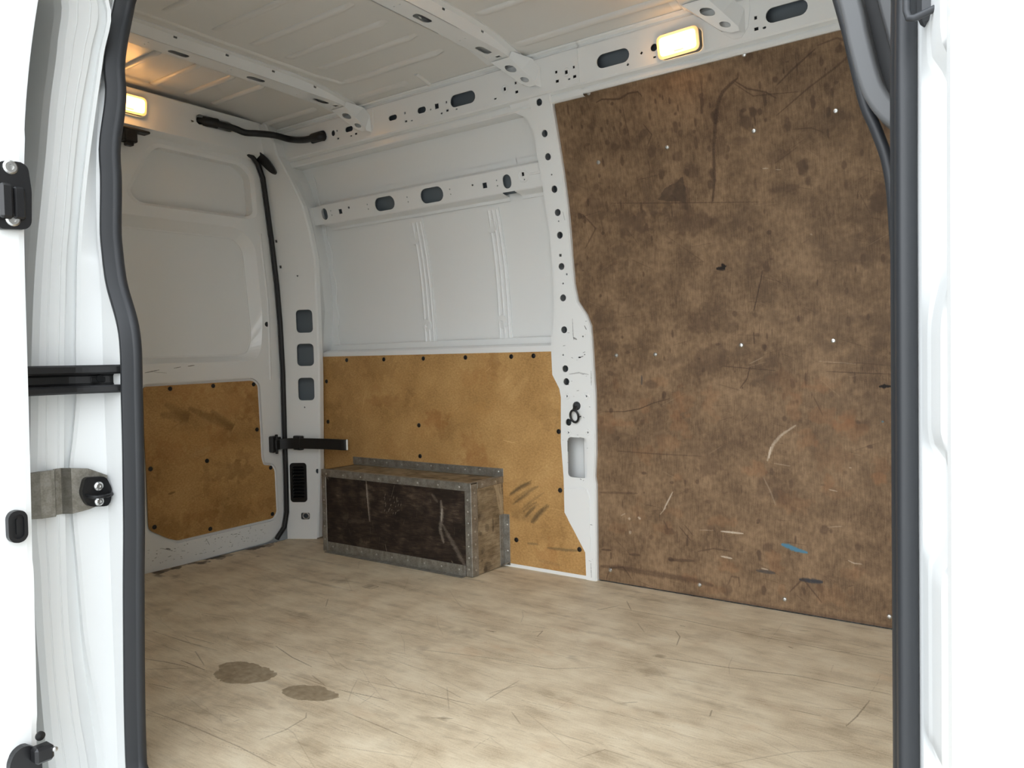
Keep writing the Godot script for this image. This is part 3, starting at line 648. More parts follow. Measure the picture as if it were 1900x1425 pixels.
# white paint with black scuffs and chips
func scuffed(R: Rect2, w: int, h: int, sd: int, marks: Array, where: Rect2, count: int) -> StandardMaterial3D:
	var z := PackedByteArray()
	z.resize(w * h)
	var T := tex(w, h, R, [[z, 0], [z, 0], [z, 0], [z, 0]], [[0.0, c8(238, 240, 239)], [1.0, c8(238, 240, 239)]])
	rng.seed = sd
	for i in count:
		var p := where.position + Vector2(rng.randf() * where.size.x, pow(rng.randf(), 1.3) * where.size.y)
		T.stroke(PackedVector2Array([p, p + Vector2(rng.randfn(0, 0.006), rng.randfn(0, 0.002))]), rng.randf_range(0.001, 0.003), c8(60, 60, 58), rng.randf_range(0.2, 0.8))
	for s in marks:
		T.stroke(flatpts(s[0]), s[1], c8(46, 46, 44), s[2], 1.3)
	var m: StandardMaterial3D = M.paint.duplicate()
	m.albedo_color = Color.WHITE
	m.albedo_texture = T.texture()
	return m

func ply_material() -> StandardMaterial3D:
	var w := 960
	var h := 1100
	var R := Rect2(-1.43, 0, 1.47, 1.68)
	var T := tex(w, h, R, [[field(w, h, 21, 0.009, 5), 76], [field(w, h, 22, 0.06, 4), 60], [field(w, h, 23, 0.4, 2, 1, 12), 66], [field(w, h, 24, 0.45, 3), 54]],
		[[0.22, c8(88, 69, 52)], [0.4, c8(112, 90, 68)], [0.52, c8(128, 104, 79)], [0.64, c8(142, 116, 89)], [0.8, c8(158, 132, 102)]])
	var dark := c8(62, 46, 36)
	for b in PLY_BLOTS:
		T.blot(b[0], b[1], b[2], b[3], dark, b[4] * 0.95, 0.9)
	T.patch(flatpts(PLY_DISC), c8(70, 56, 45), 0.62)
	rng.seed = 11
	for i in 420:                                          # small dark dents and drips
		var x := rng.randf_range(-1.42, 0.0)
		var y := 1.62 - 1.57 * pow(rng.randf(), 1.5)
		T.blot(x, y, rng.randf_range(0.002, 0.011), rng.randf_range(0.003, 0.022), dark, rng.randf_range(0.15, 0.5), 1.1)
	for i in 130:                                          # large faint dirty patches
		T.blot(rng.randf_range(-1.42, 0.0), rng.randfn(0.95, 0.3), rng.randf_range(0.02, 0.1), rng.randf_range(0.02, 0.08), c8(84, 67, 52), rng.randf_range(0.12, 0.36), 1.4, 0.1)
	for i in 150:                                          # short scratches
		var p := Vector2(rng.randf_range(-1.42, 0.0), rng.randf_range(0.02, 1.4))
		var q := p + Vector2.from_angle(rng.randf_range(-0.5, 0.5) if i % 3 else rng.randf_range(0.0, TAU)) * rng.randf_range(0.015, 0.09)
		var pale := i % 5 == 0
		T.stroke(PackedVector2Array([p, q]), 0.0022, c8(176, 152, 124) if pale else dark, rng.randf_range(0.2, 0.5))
	for i in 60:
		T.blot(rng.randf_range(-1.4, 0.0), rng.randf_range(0.03, 0.7), rng.randf_range(0.015, 0.06), rng.randf_range(0.015, 0.06), c8(152, 106, 72), rng.randf_range(0.1, 0.3), 1.4)
	var cols := [dark, c8(205, 190, 170), c8(78, 124, 148), c8(26, 20, 16), c8(58, 58, 62)]
	for s in PLY_STROKES:
		T.stroke(flatpts(s[0]), s[1], cols[int(s[2])], s[3] * 1.15, 0.9)
	var m := mat(Color.WHITE, 0.62, 0.0, 0.35)
	m.albedo_texture = T.texture()
	return m

func floor_material() -> StandardMaterial3D:
	var w := 1800
	var h := 1000
	var R := Rect2(-2.9, -1.66, 2.95, 1.64)
	var T := tex(w, h, R, [[field(w, h, 31, 0.008, 5), 92], [field(w, h, 32, 0.03, 4, 4, 1), 56], [field(w, h, 33, 0.3, 3, 10, 1), 56], [field(w, h, 34, 0.4, 3), 52]],
		[[0.2, c8(178, 158, 130)], [0.38, c8(206, 188, 159)], [0.52, c8(220, 203, 174)], [0.66, c8(230, 215, 187)], [0.82, c8(238, 226, 201)]])
	var dirt := c8(104, 86, 65)
	rng.seed = 5
	for i in 260:
		T.blot(rng.randf_range(-2.9, 0.0), rng.randf_range(-1.65, -0.02), rng.randf_range(0.03, 0.22), rng.randf_range(0.004, 0.022), dirt, rng.randf_range(0.04, 0.15), 1.2, 0.0)
	for i in 60:
		T.blot(rng.randf_range(-2.6, 0.0), rng.randf_range(-1.6, -0.02), rng.randf_range(0.03, 0.14), rng.randf_range(0.01, 0.05), c8(206, 168, 130), rng.randf_range(0.08, 0.22), 1.2, 0.0)
	for b in FLOOR_BLOTS:
		T.blot(b[0], b[1], b[2], b[3], dirt if b[4] > 0.0 else c8(236, 224, 200), absf(b[4]) * 0.9, 0.9, 0.0)
	for p in FLOOR_STAINS:
		T.patch(chaikin(flatpts(p)), c8(112, 95, 72), 0.55, 0.02)
	for i in 900:
		var p := Vector2(rng.randf_range(-2.9, 0.0), rng.randf_range(-1.6, -0.02))
		var ang := rng.randfn(0.06, 0.22) if i % 6 else rng.randf_range(0.0, TAU)
		var len := rng.randf_range(0.03, 0.22)
		var e := p + Vector2.from_angle(ang) * len
		T.stroke(PackedVector2Array([p, p.lerp(e, 0.5) + Vector2(rng.randfn(0, 0.004), rng.randfn(0, 0.004)), e]), rng.randf_range(0.0014, 0.0028), dirt if i % 4 else c8(240, 230, 208), rng.randf_range(0.1, 0.34))
	for s in FLOOR_SCRATCHES:
		T.stroke(flatpts(s[0]), 0.0042, c8(84, 68, 50), s[1] * 0.95, 0.8)
	rng.seed = 8
	for i in 26:                                           # dark blots along the floor edge at the rear door
		T.blot(rng.randf_range(-2.88, -2.83), rng.randf_range(-1.45, -0.75), 0.03, rng.randf_range(0.01, 0.05), c8(58, 46, 36), rng.randf_range(0.3, 0.7), 1.2)
	var m := mat(Color.WHITE, 0.55, 0.0, 0.4)
	m.albedo_texture = T.texture()
	return m

func hardboard_material(sd: int, R: Rect2, marks: Array) -> StandardMaterial3D:
	var w := int(R.size.x * 640.0)
	var h := int(R.size.y * 640.0)
	var T := tex(w, h, R, [[field(w, h, sd, 0.008, 4), 70], [field(w, h, sd + 1, 0.5, 2), 70], [field(w, h, sd + 2, 0.15, 3), 60], [field(w, h, sd + 3, 0.3, 2, 3, 1), 56]],
		[[0.2, c8(152, 116, 70)], [0.45, c8(182, 142, 89)], [0.6, c8(196, 156, 101)], [0.85, c8(212, 176, 122)]])
	rng.seed = sd
	for i in 60:
		T.blot(R.position.x + rng.randf() * R.size.x, R.position.y + rng.randf() * R.size.y, rng.randf_range(0.03, 0.14), rng.randf_range(0.02, 0.08), [c8(112, 80, 44), c8(190, 142, 84), c8(150, 96, 52)][i % 3], rng.randf_range(0.06, 0.2), 1.4)
	for i in 90:
		var p := R.position + Vector2(rng.randf() * R.size.x, rng.randf() * R.size.y)
		var q := p + Vector2.from_angle(rng.randf_range(0.6, 2.2) if i % 2 else rng.randf() * TAU) * rng.randf_range(0.01, 0.08)
		T.stroke(PackedVector2Array([p, q]), 0.0018, c8(216, 178, 122) if i % 3 else c8(84, 58, 30), rng.randf_range(0.12, 0.4))
	for s in marks:
		T.stroke(flatpts(s[0]), s[1], s[2], s[3], 1.0)
	var m := mat(Color.WHITE, 0.5, 0.0, 0.4)
	m.albedo_texture = T.texture()
	return m

func _ready():
	# ------------------------------------------------------------ camera, sky, exposure
	var cam := Camera3D.new()
	cam.name = "camera"
	cam.fov = 52.505
	cam.near = 0.02
	cam.far = 200.0
	add_child(cam)
	cam.transform = Transform3D(Basis(Vector3(0.81299, -0.02108, -0.5819), Vector3(-0.00117, 0.99928, -0.03783), Vector3(0.58228, 0.03144, 0.81238)).orthonormalized(), Vector3(0, 0.787, 0.735))
	cam.current = true
	var sky_m := ProceduralSkyMaterial.new()
	sky_m.sky_top_color = c8(202, 209, 217)
	sky_m.sky_horizon_color = c8(243, 246, 248)
	sky_m.ground_horizon_color = c8(150, 150, 148)
	sky_m.ground_bottom_color = c8(130, 130, 128)
	sky_m.sky_curve = 0.4
	var sky := Sky.new()
	sky.sky_material = sky_m
	var env := Environment.new()
	env.background_mode = Environment.BG_SKY
	env.sky = sky
	env.tonemap_mode = Environment.TONE_MAPPER_LINEAR
	env.tonemap_exposure = 6.5
	env.sdfgi_enabled = true
	env.ssao_enabled = true
	env.ssil_enabled = true
	var we := WorldEnvironment.new()
	we.name = "environment"
	we.environment = env
	add_child(we)
	make_materials()
	build_shell()
	build_far_wall()
	build_roof()
	build_rear()
	build_near_side()
	build_linings()
	build_box()
	build_fittings()

# ---------------------------------------------------------------- structure
func build_shell():
	var g := MB.new()
	sheet(g, [rect(-14, -8, 10, 16)], func(p, d): return Vector3(p.x, -0.58 + d, p.y), 0.05)
	tag(obj("ground", g, M.ground), "pale grey concrete ground outside the van", "", "", "structure")
	# wall and pier added out of frame to block light arriving along the van
	var gw := MB.new()
	bx(gw, Vector3(-3.7, -0.58, 0.55), Vector3(-3.5, 3.3, 6.0), 0.01)
	tag(obj("wall_light_blocker", gw, M.blocker_grey), "plain grey wall added out of view behind the van to block light", "", "", "structure")
	var gp := MB.new()
	bx(gp, Vector3(1.5, -0.58, 0.45), Vector3(1.9, 3.3, 1.7), 0.01)
	tag(obj("wall_pier_blocker", gp, M.blocker_grey), "broad grey pier added out of view beside the cab to block light", "", "", "structure")
	var f := MB.new()
	sheet(f, [rect(-2.862, -1.655, 0.05, -0.02)], func(p, d): return Vector3(p.x, d, p.y), 0.014, 9.0, Rect2(-2.9, -1.66, 2.95, 1.64))
	var fl := obj("floor", f, floor_material())
	tag(fl, "worn pale plywood floor with scratches and two dark oval stains", "", "", "structure")
	var u := MB.new()
	bx(u, Vector3(-2.93, -0.1, -1.73), Vector3(0.6, -0.016, 0.06), 0.004)
	obj("floor_pan", u, M.paint, fl)
	# the bulkhead behind the cab closes the cargo bay at the front
	var b := MB.new()
	bx(b, Vector3(0.05, -0.02, -1.72), Vector3(0.075, 1.9, -0.02), 0.003)
	tag(obj("wall_right", b, M.paint), "white steel bulkhead between cargo bay and cab", "", "", "structure")

func build_far_wall():
	var wall := thing("wall_far", Vector3(-1.4, 0, -1.65), "white painted steel inner side wall with pierced rails and pillars", "", "", "structure")
	var W0 := wall_map(0.0)
	# outer skin seen at the back of the open bay and through the holes
	var s := MB.new()
	sheet(s, [rect(-2.943, -0.1, 0.1, 1.895)], wall_map(-0.07), 0.004, 0.04)
	obj("outer_skin", s, M.paint, wall)
	# cant rail in three overlapping lengths
	for seg in [[-2.83, -1.672, 0.0], [-1.676, -1.298, 0.003], [-1.302, 0.05, 0.0]]:
		var r := MB.new()
		var loops := [rect(seg[0], 1.683, seg[1], 1.79)]
		for h in RAIL_HOLES:
			if h[0] > seg[0] + 0.06 and h[0] < seg[1] - 0.01 or (h[0] > seg[0] and h[0] < seg[1] and h[2] < 0.02):
				loops.append(hole(h))
		sheet(r, loops, rail_map(seg[2]), 0.003)
		var rm := rail_map(seg[2])
		# groove and hanging flange under the face, folded top above it
		var z0: float = -1.492 + seg[2]
		var id := func(p: Vector2, d: float) -> Vector3: return Vector3(p.x, p.y, d)
		var low := 1.647 if seg[1] < -1.2 else 1.655
		strip_x(r, [Vector2(1.683, z0), Vector2(1.678, z0 - 0.004), Vector2(1.674, -1.515)], seg[0], seg[1], id, Vector3(0, -1, 0.3))
		for part in ([[seg[0], -1.508], [-1.424, seg[1]]] if seg[2] > 0.0 else [[seg[0], seg[1]]]):
			strip_x(r, [Vector2(1.674, -1.515), Vector2(1.668, -1.512), Vector2(low + 0.004, -1.65 + bend(low) + 0.008 + seg[2]), Vector2(low, -1.65 + bend(low) + 0.004)], part[0], part[1], id, Vector3(0, 0, 1))
			strip_x(r, [Vector2(low, -1.65 + bend(low) + 0.004), Vector2(low + 0.006, -1.65 + bend(low) - 0.069)], part[0], part[1], id, Vector3(0, -1, 0))
		strip_x(r, [Vector2(1.79, -1.479 + seg[2]), Vector2(1.797, -1.485), Vector2(1.803, -1.487), Vector2(1.807, -1.476), Vector2(1.812, -1.474), Vector2(1.83, -1.492)], seg[0], seg[1], id, Vector3(0, 0.1, 1))
		obj("cant_rail", r, M.paint, wall)
	# raised rings pressed round two square holes
	for hx in [-1.5951, -1.3449]:
		var rg := MB.new()
		lathe(rg, Vector3(hx, 1.726, -1.4835), Vector3(0, -0.12, 1), [Vector2(0.014, 0), Vector2(0.0135, 0.0012), Vector2(0.0115, 0.0012), Vector2(0.011, 0)], 20)
		obj("pressed_ring", rg, M.paint, wall)
	# middle pillar
	var pr := pts(PILLAR_RIGHT)
	var pl := pts(PILLAR_LEFT)
	var pi := pts(PILLAR_INNER)
	var face := PackedVector2Array([Vector2(-1.425, 1.69)])
	face.append_array(pr)
	for i in range(pl.size() - 1, -1, -1):
		if pl[i].y < 0.815:
			face.append(pl[i])
	for i in range(pi.size() - 1, -1, -1):
		face.append(pi[i])
	face.append(Vector2(-1.508, 1.69))
	var loops := [face]
	for h in PILLAR_HOLES:
		loops.append(hole(h))
	loops.append(rrect(PILLAR_WINDOW[0], PILLAR_WINDOW[1], PILLAR_WINDOW[2], PILLAR_WINDOW[3], 0.014, 4))
	var p := MB.new()
	sheet(p, loops, wall_map(0.012), 0.004, 0.04, Rect2(-1.62, -0.02, 0.28, 1.74))
	# folded edge beside the plywood
	var rows := []
	for q in pr:
		rows.append([W0.call(q, 0.012), W0.call(q + Vector2(0.004, 0), 0.006), W0.call(q + Vector2(0.004, 0), -0.068)])
	skin(p, rows, Vector3(1, 0, 0.2))
	var pil := obj("pillar", p, M.pillar_paint, wall)
	var fl := PackedVector2Array()
	for i in pl.size():
		if pl[i].y > 0.80:
			fl.append(pl[i])
	for i in range(pi.size() - 1, -1, -1):
		fl.append(pi[i] + Vector2(0.004, 0))
	fl.append(Vector2(-1.508, 1.69))
	fl.append(Vector2(-1.6, 1.69))
	var pf := MB.new()
	sheet(pf, [fl], wall_map(0.006), 0.074, 0.04)
	obj("pillar_flange", pf, M.paint, wall)
	# plate welded on the foot of the pillar, boss rings round the fixing holes
	var gp := MB.new()
	sheet(gp, [chaikin(PackedVector2Array([Vector2(-1.472, 0.323), Vector2(-1.376, 0.326), Vector2(-1.3735, 0.1), Vector2(-1.392, 0.099), Vector2(-1.47, 0.216)]), 2, 0.1)], wall_map(0.015), 0.003, 0.04)
	obj("foot_plate", gp, M.paint, pil)
	for c in [[-1.4605, 0.6519], [-1.3807, 0.6527], [-1.4573, 0.5215], [-1.3775, 0.5245]]:
		var rg := MB.new()
		lathe(rg, Vector3(c[0], c[1], -1.638), Vector3(0, 0, 1), [Vector2(0.0125, 0), Vector2(0.0115, 0.003), Vector2(0.0055, 0.003), Vector2(0.005, 0)], 16)
		obj("boss", rg, M.paint, pil)
	# inner box of the pillar shown through its window
	var pb := MB.new()
	bx(pb, Vector3(-1.415, 0.34, -1.70), Vector3(-1.375, 0.53, -1.668), 0.004)
	obj("pillar_stiffener", pb, M.paint, pil)
	# waist rail across the open bay
	var sg := [[-2.75, -2.158, -0.022], [-2.162, -1.646, -0.0195], [-1.65, -1.505, -0.017]]
	for k in 3:
		var w := MB.new()
		var lp := [rect(sg[k][0], 1.404, sg[k][1], 1.481)]
		for h in WAIST_HOLES:
			if h[0] > sg[k][0] and h[0] < sg[k][1]:
				lp.append(hole(h))
		if k == 2:
			lp.append(rect(-1.608, 1.447, -1.597, 1.46))
			lp.append(rrect(-1.6, 1.435, 0.006, 0.006, 0.003, 2))
		sheet(w, lp, wall_map(sg[k][2]), 0.003, 0.03)
		var e: float = sg[k][2]
		var fx: float = sg[k][0] + (0.06 if k == 0 else 0.0)
		strip_x(w, [Vector2(1.481, e), Vector2(1.484, e - 0.003), Vector2(1.499, -0.057), Vector2(1.502, -0.062), Vector2(1.519, -0.062), Vector2(1.519, -0.066)], fx, sg[k][1], W0, Vector3(0, 0.4, 1))
		strip_x(w, [Vector2(1.404, e), Vector2(1.401, e - 0.003), Vector2(1.394, -0.058), Vector2(1.392, -0.063), Vector2(1.381, -0.063), Vector2(1.381, -0.066)], fx, sg[k][1] - (0.06 if k == 1 else 0.0), W0, Vector3(0, -1, 0.6))
		var o := obj("waist_rail", w, M.paint, wall)
		if k == 2:
			var t := MB.new()
			lathe(t, W0.call(Vector2(-1.602, 1.447), -0.0175), Vector3(0, -0.25, 1), [Vector2(0.024, 0), Vector2(0.0225, 0.0025), Vector2(0.02, 0.0025), Vector2(0.018, 0)], 18)
			block(t, Transform3D(Basis(), W0.call(Vector2(-1.55, 1.449), -0.016)), Vector3(0.05, 0.008, 0.004), 0.0018)
			obj("pressed_bead", t, M.paint, o)
	# two upright stiffeners on the skin
	for k in 2:
		var r := MB.new()
		var q := pts(RIBS[k])
		sheet(r, [q], wall_map(-0.064), 0.004, 0.03)
		for e in [0.17, 0.5, 0.83]:
			var path := []
			for i in 15:
				var yy := lerpf(1.36, 0.87, i / 14.0)
				var kk := (1.38 - yy) / 0.53
				path.append(W0.call(Vector2(lerpf(lerpf(q[0].x, q[3].x, kk), lerpf(q[1].x, q[2].x, kk), e), yy), -0.0645))
			var prof := [Vector2(-0.006, -0.001), Vector2(-0.0035, 0.0), Vector2(-0.002, 0.0065), Vector2(0.002, 0.0065), Vector2(0.0035, 0.0), Vector2(0.006, -0.001)]
			prof.reverse()
			sweep(r, path, prof, Vector3(0, 0, 1))
		var o := obj("stiffener", r, M.paint, wall)
		for b in BOSSES:
			if absf(b[0] - q[0].x) < 0.15:
				var d := MB.new()
				var low: bool = b[1] < 1.1
				var pf2 := [Vector2(0.027, 0), Vector2(0.0255, 0.006), Vector2(0.006, 0.007), Vector2(0.0045, 0.002), Vector2(0, 0.0015)] if low else [Vector2(0.027, 0), Vector2(0.0255, 0.006), Vector2(0, 0.0065)]
				lathe(d, W0.call(Vector2(b[0], b[1]), -0.065), Vector3(0, -0.1, 1), pf2, 20)
				obj("boss", d, M.paint, o)
	# ledge along the foot of the bay
	var sl := MB.new()
	strip_x(sl, [Vector2(0.872, -0.066), Vector2(0.868, -0.06), Vector2(0.846, -0.058), Vector2(0.843, -0.02), Vector2(0.838, -0.004), Vector2(0.835, 0.003), Vector2(0.79, 0.003)], -2.76, -1.525, W0, Vector3(0, 0.3, 1))
	obj("waist_ledge", sl, M.paint, wall)
	# white sill strip under the hardboard
	var ss := MB.new()
	bx(ss, Vector3(-2.77, -0.01, -1.66), Vector3(-1.36, 0.014, -1.643), 0.002)
	obj("sill_strip", ss, M.paint, wall)
	# grey plates added in the box sections, putting shade into their holes
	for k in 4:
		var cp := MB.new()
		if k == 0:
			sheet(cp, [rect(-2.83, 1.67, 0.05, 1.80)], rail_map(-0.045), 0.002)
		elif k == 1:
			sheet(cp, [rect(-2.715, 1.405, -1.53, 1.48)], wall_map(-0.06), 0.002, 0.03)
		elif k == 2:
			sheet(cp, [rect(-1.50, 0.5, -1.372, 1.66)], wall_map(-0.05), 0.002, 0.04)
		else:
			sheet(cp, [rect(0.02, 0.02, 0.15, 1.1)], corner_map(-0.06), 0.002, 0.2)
		obj("cavity_shade_plate", cp, M.cavity_shade, wall)
	# rear corner pillar
	var c := MB.new()
	var ce := pts(CORNER_EDGE)
	var out := PackedVector2Array([Vector2(0.006, 1.82), Vector2(0.07, 1.82), Vector2(0.105, 1.74)])
	out.append_array(ce)
	out.append(Vector2(0.143, 0.0))
	out.append(Vector2(0.006, 0.0))
	var cl := [out]
	for h in CORNER_HOLES:
		cl.append(hole(h))
	cl.append(hole(VENT))
	sheet(c, cl, corner_map(0.0), 0.004, 0.04)
	var cm := corner_map(0.0)
	var er := []
	var list := [Vector2(0.07, 1.82), Vector2(0.105, 1.74)]
	for q in ce:
		list.append(q)
	for q: Vector2 in list:
		var a: Vector3 = cm.call(q, 0.0)
		var b2 := Vector3(a.x + 0.004, q.y, a.z - 0.008)
		var in_x := minf(a.x - 0.012, -2.742) if q.y > 0.82 else -2.78
		er.append([a, b2, Vector3(b2.x - 0.004, q.y, a.z - 0.03), Vector3(in_x, q.y, -1.65 + bend(q.y) - 0.004), Vector3(in_x - 0.02, q.y, -1.65 + bend(q.y) - 0.072)])
	skin(c, er, Vector3(1, 0, 0.4))
	obj("corner_pillar", c, M.paint, wall)
	# seam sealer running down the hidden edge of the bay
	var sm := MB.new()
	var path := []
	rng.seed = 3
	for i in 26:
		var y := lerpf(1.62, 0.86, i / 25.0)
		path.append(W0.call(Vector2(-2.735 + 0.006 * sin(i * 1.3) + 0.03 * (1.62 - y) * 0.4, y), -0.066))
	tube(sm, path, 0.003, 6)
	obj("seam_sealer", sm, M.paint, wall)
	# inner box of the corner pillar, behind its windows
	var ib := MB.new()
	lathe(ib, Vector3(-2.862, 0.672, -1.625), Vector3(0.57, 0, 0.82), [Vector2(0.03, 0), Vector2(0.028, 0.012), Vector2(0.02, 0.014), Vector2(0.0, 0.014)], 16)
	obj("corner_stiffener", ib, M.paint, wall)

func build_roof():
	var roof := thing("ceiling", Vector3(-1.4, 1.85, -0.8), "white ribbed steel roof underside with three pierced cross bows", "", "", "structure")
	var rm := func(p: Vector2, d: float) -> Vector3: return Vector3(p.x, roof_y(p.y) - d, p.y)
	var s := MB.new()
	sheet(s, [rect(-2.93, -1.492, 0.1, -0.02)], rm, 0.003, 0.04)
	# pressed ribs along the van: x0, x1, z
	for b in [[-2.225, -1.73, -0.77], [-2.225, -1.73, -0.91], [-2.225, -1.73, -1.055], [-2.225, -1.73, -1.19], [-2.225, -1.73, -1.32], [-2.29, -2.0, -1.43], [-2.82, -2.49, -0.75], [-2.82, -2.49, -0.9], [-2.82, -2.49, -1.04], [-2.84, -2.49, -1.17], [-2.85, -2.5, -1.42],
		[-1.497, -0.95, -0.78], [-1.497, -0.92, -0.92], [-1.497, -0.92, -1.055], [-1.497, -0.92, -1.195], [-1.505, -0.86, -1.41], [-0.68, -0.1, -0.92], [-0.68, -0.1, -1.19], [-0.68, -0.1, -1.41], [-2.225, -1.73, -0.6], [-2.225, -1.73, -0.45], [-1.497, -0.92, -0.5], [-2.82, -2.49, -0.5]]:
		rib(s, b[0], b[1], b[2])
	# frame pressed round the middle field
	for e in [[Vector2(-2.27, -0.3), Vector2(-2.27, -1.22), Vector2(-2.235, -1.32), Vector2(-2.15, -1.325)], [Vector2(-1.93, -1.40), Vector2(-1.935, -1.49)]]:
		var path := []
		for i in e.size() - 1:
			for k in 6:
				var q: Vector2 = e[i].lerp(e[i + 1], k / 6.0)
				path.append(Vector3(q.x, roof_y(q.y) + 0.003, q.y))
		path.append(Vector3(e[-1].x, roof_y(e[-1].y) + 0.003, e[-1].y))
		sweep(s, path, circle(0.0105, 10), Vector3.UP)
	obj("roof_panel", s, M.roof, roof)
	var o := MB.new()
	bx(o, Vector3(-2.95, 1.875, -1.74), Vector3(0.6, 1.9, 0.1), 0.004)
	obj("roof_skin", o, M.paint, roof)
	for x in [-2.386, -1.58, -0.885]:
		bow(roof, x)

func rib(s: MB, x0: float, x1: float, z: float):
	# a rounded bead standing 5 mm out of the panel, run out at both ends
	var rows := []
	for i in 15:
		var x := lerpf(x0, x1, i / 14.0)
		var k := minf(1.0, minf(i, 14 - i) / 1.0)
		var line := []
		for j in 9:
			var a := PI * j / 8.0
			var zz := z - cos(a) * 0.013
			line.append(Vector3(x, roof_y(zz) + 0.0006 - sin(a) * 0.011 * k, zz))
		rows.append(line)
	skin(s, rows, Vector3(0, -1, 0), true)

func bow_drop(z: float) -> float:
	return lerpf(0.036, 0.014, smoothstep(-1.22, -1.46, z))

func bow(roof: Node, x: float):
	var b := MB.new()
	var hw := 0.0385
	var bottom := func(p: Vector2, d: float) -> Vector3: return Vector3(p.x, roof_y(p.y) - bow_drop(p.y) - d, p.y)
	var loops := [rect(x - hw, -1.465, x + hw, -0.14)]
	for i in 4:
		var z := -1.352 + i * 0.3
		loops.append(rrect(x - 0.004, z, 0.029, 0.072, 0.0145, 4))
		loops.append(rrect(x - 0.014, z + 0.11, 0.005, 0.005, 0.0025, 2))
		loops.append(rrect(x + 0.008, z + 0.11, 0.005, 0.005, 0.0025, 2))
	loops.append(rect(x - 0.002, -1.425, x + 0.016, -1.413))
	loops.append(rrect(x - 0.018, -1.412, 0.005, 0.005, 0.0025, 2))
	sheet(b, loops, bottom, 0.002, 0.05)
	for sgn: float in [-1.0, 1.0]:
		var side := func(p: Vector2, d: float) -> Vector3: return Vector3(x + sgn * (hw + 0.012 * p.x + d), roof_y(p.y) - bow_drop(p.y) + p.x * (bow_drop(p.y) - 0.003), p.y)
		var lp := [rect(0, -1.465, 1.0, -0.14)]
		for i in 6:
			lp.append(rrect(0.84, -1.28 + i * 0.19, 0.2, 0.013, 0.004, 2))
		sheet(b, lp, side, 0.002, 0.05)
		# flange against the roof
		var rows := []
		for i in 27:
			var z := lerpf(-1.465, -0.14, i / 26.0)
			var y := roof_y(z) - 0.004
			rows.append([Vector3(x + sgn * (hw + 0.011), y, z), Vector3(x + sgn * (hw + 0.034), y + 0.001, z), Vector3(x + sgn * (hw + 0.034), y + 0.004, z)])
		skin(b, rows, Vector3(0, -1, 0))
	obj("roof_bow", b, M.paint, roof)
	# foot bracket running down on to the cant rail
	var k := MB.new()
	var a0 := Vector3(x + 0.008, roof_y(-1.43) - bow_drop(-1.43) - 0.004, -1.432)
	var a1 := Vector3(x + 0.11, 1.705, -1.471)
	var ey := (a1 - a0)
	var L := ey.length()
	ey /= L
	var nrm := Vector3(1, 0, 0).cross(ey).normalized()
	if nrm.z < 0.0:
		nrm = -nrm
	var fm := axes_map(a0, Vector3(1, 0, 0), ey, nrm)
	var ol := PackedVector2Array([Vector2(-0.042, 0), Vector2(0.034, 0), Vector2(0.022, L * 0.9), Vector2(0.012, L), Vector2(-0.012, L), Vector2(-0.028, L * 0.86)])
	sheet(k, [ol, rrect(-0.004, L * 0.34, 0.036, 0.036, 0.015, 4, 0.5), rrect(-0.001, L * 0.76, 0.026, 0.026, 0.011, 4, 0.5)], fm, 0.0025)
	var q0: Vector3 = fm.call(Vector2(0.034, 0), 0.0)
	var q1: Vector3 = fm.call(Vector2(0.022, L * 0.9), 0.0)
	var q2: Vector3 = fm.call(Vector2(0.012, L), 0.0)
	var t0 := Vector3(x + 0.055, roof_y(-1.43) - 0.003, -1.43)
	var t1 := Vector3(x + 0.105, 1.8, -1.476)
	var t2 := Vector3(x + 0.135, 1.765, -1.479)
	k.quad(q0, t0, t1, q0.lerp(q1, 0.5), Vector3(1, 0, 0.5))
	k.quad(q0.lerp(q1, 0.5), t1, t2, q1, Vector3(1, 0, 0.5))
	k.quad(q1, t2, Vector3(q2.x + 0.012, 1.70, -1.487), q2, Vector3(1, 0, 0.3))
	var l0: Vector3 = fm.call(Vector2(-0.042, 0), 0.0)
	var l1: Vector3 = fm.call(Vector2(-0.028, L * 0.86), 0.0)
	k.quad(l0, l1, Vector3(l1.x, l1.y, -1.486), Vector3(l0.x, l0.y, -1.476), Vector3(-1, -0.6, 0))
	var id := func(p: Vector2, d: float) -> Vector3: return Vector3(p.x, p.y, -1.4815 + (p.y - 1.75) * 0.12 + d)
	sheet(k, [PackedVector2Array([Vector2(x + 0.09, 1.786), Vector2(x + 0.15, 1.786), Vector2(x + 0.15, 1.76), Vector2(x + 0.142, 1.715), Vector2(x + 0.122, 1.692), Vector2(x + 0.1, 1.692), Vector2(x + 0.07, 1.715)])], id, 0.003)
	obj("bow_bracket", k, M.paint, roof)

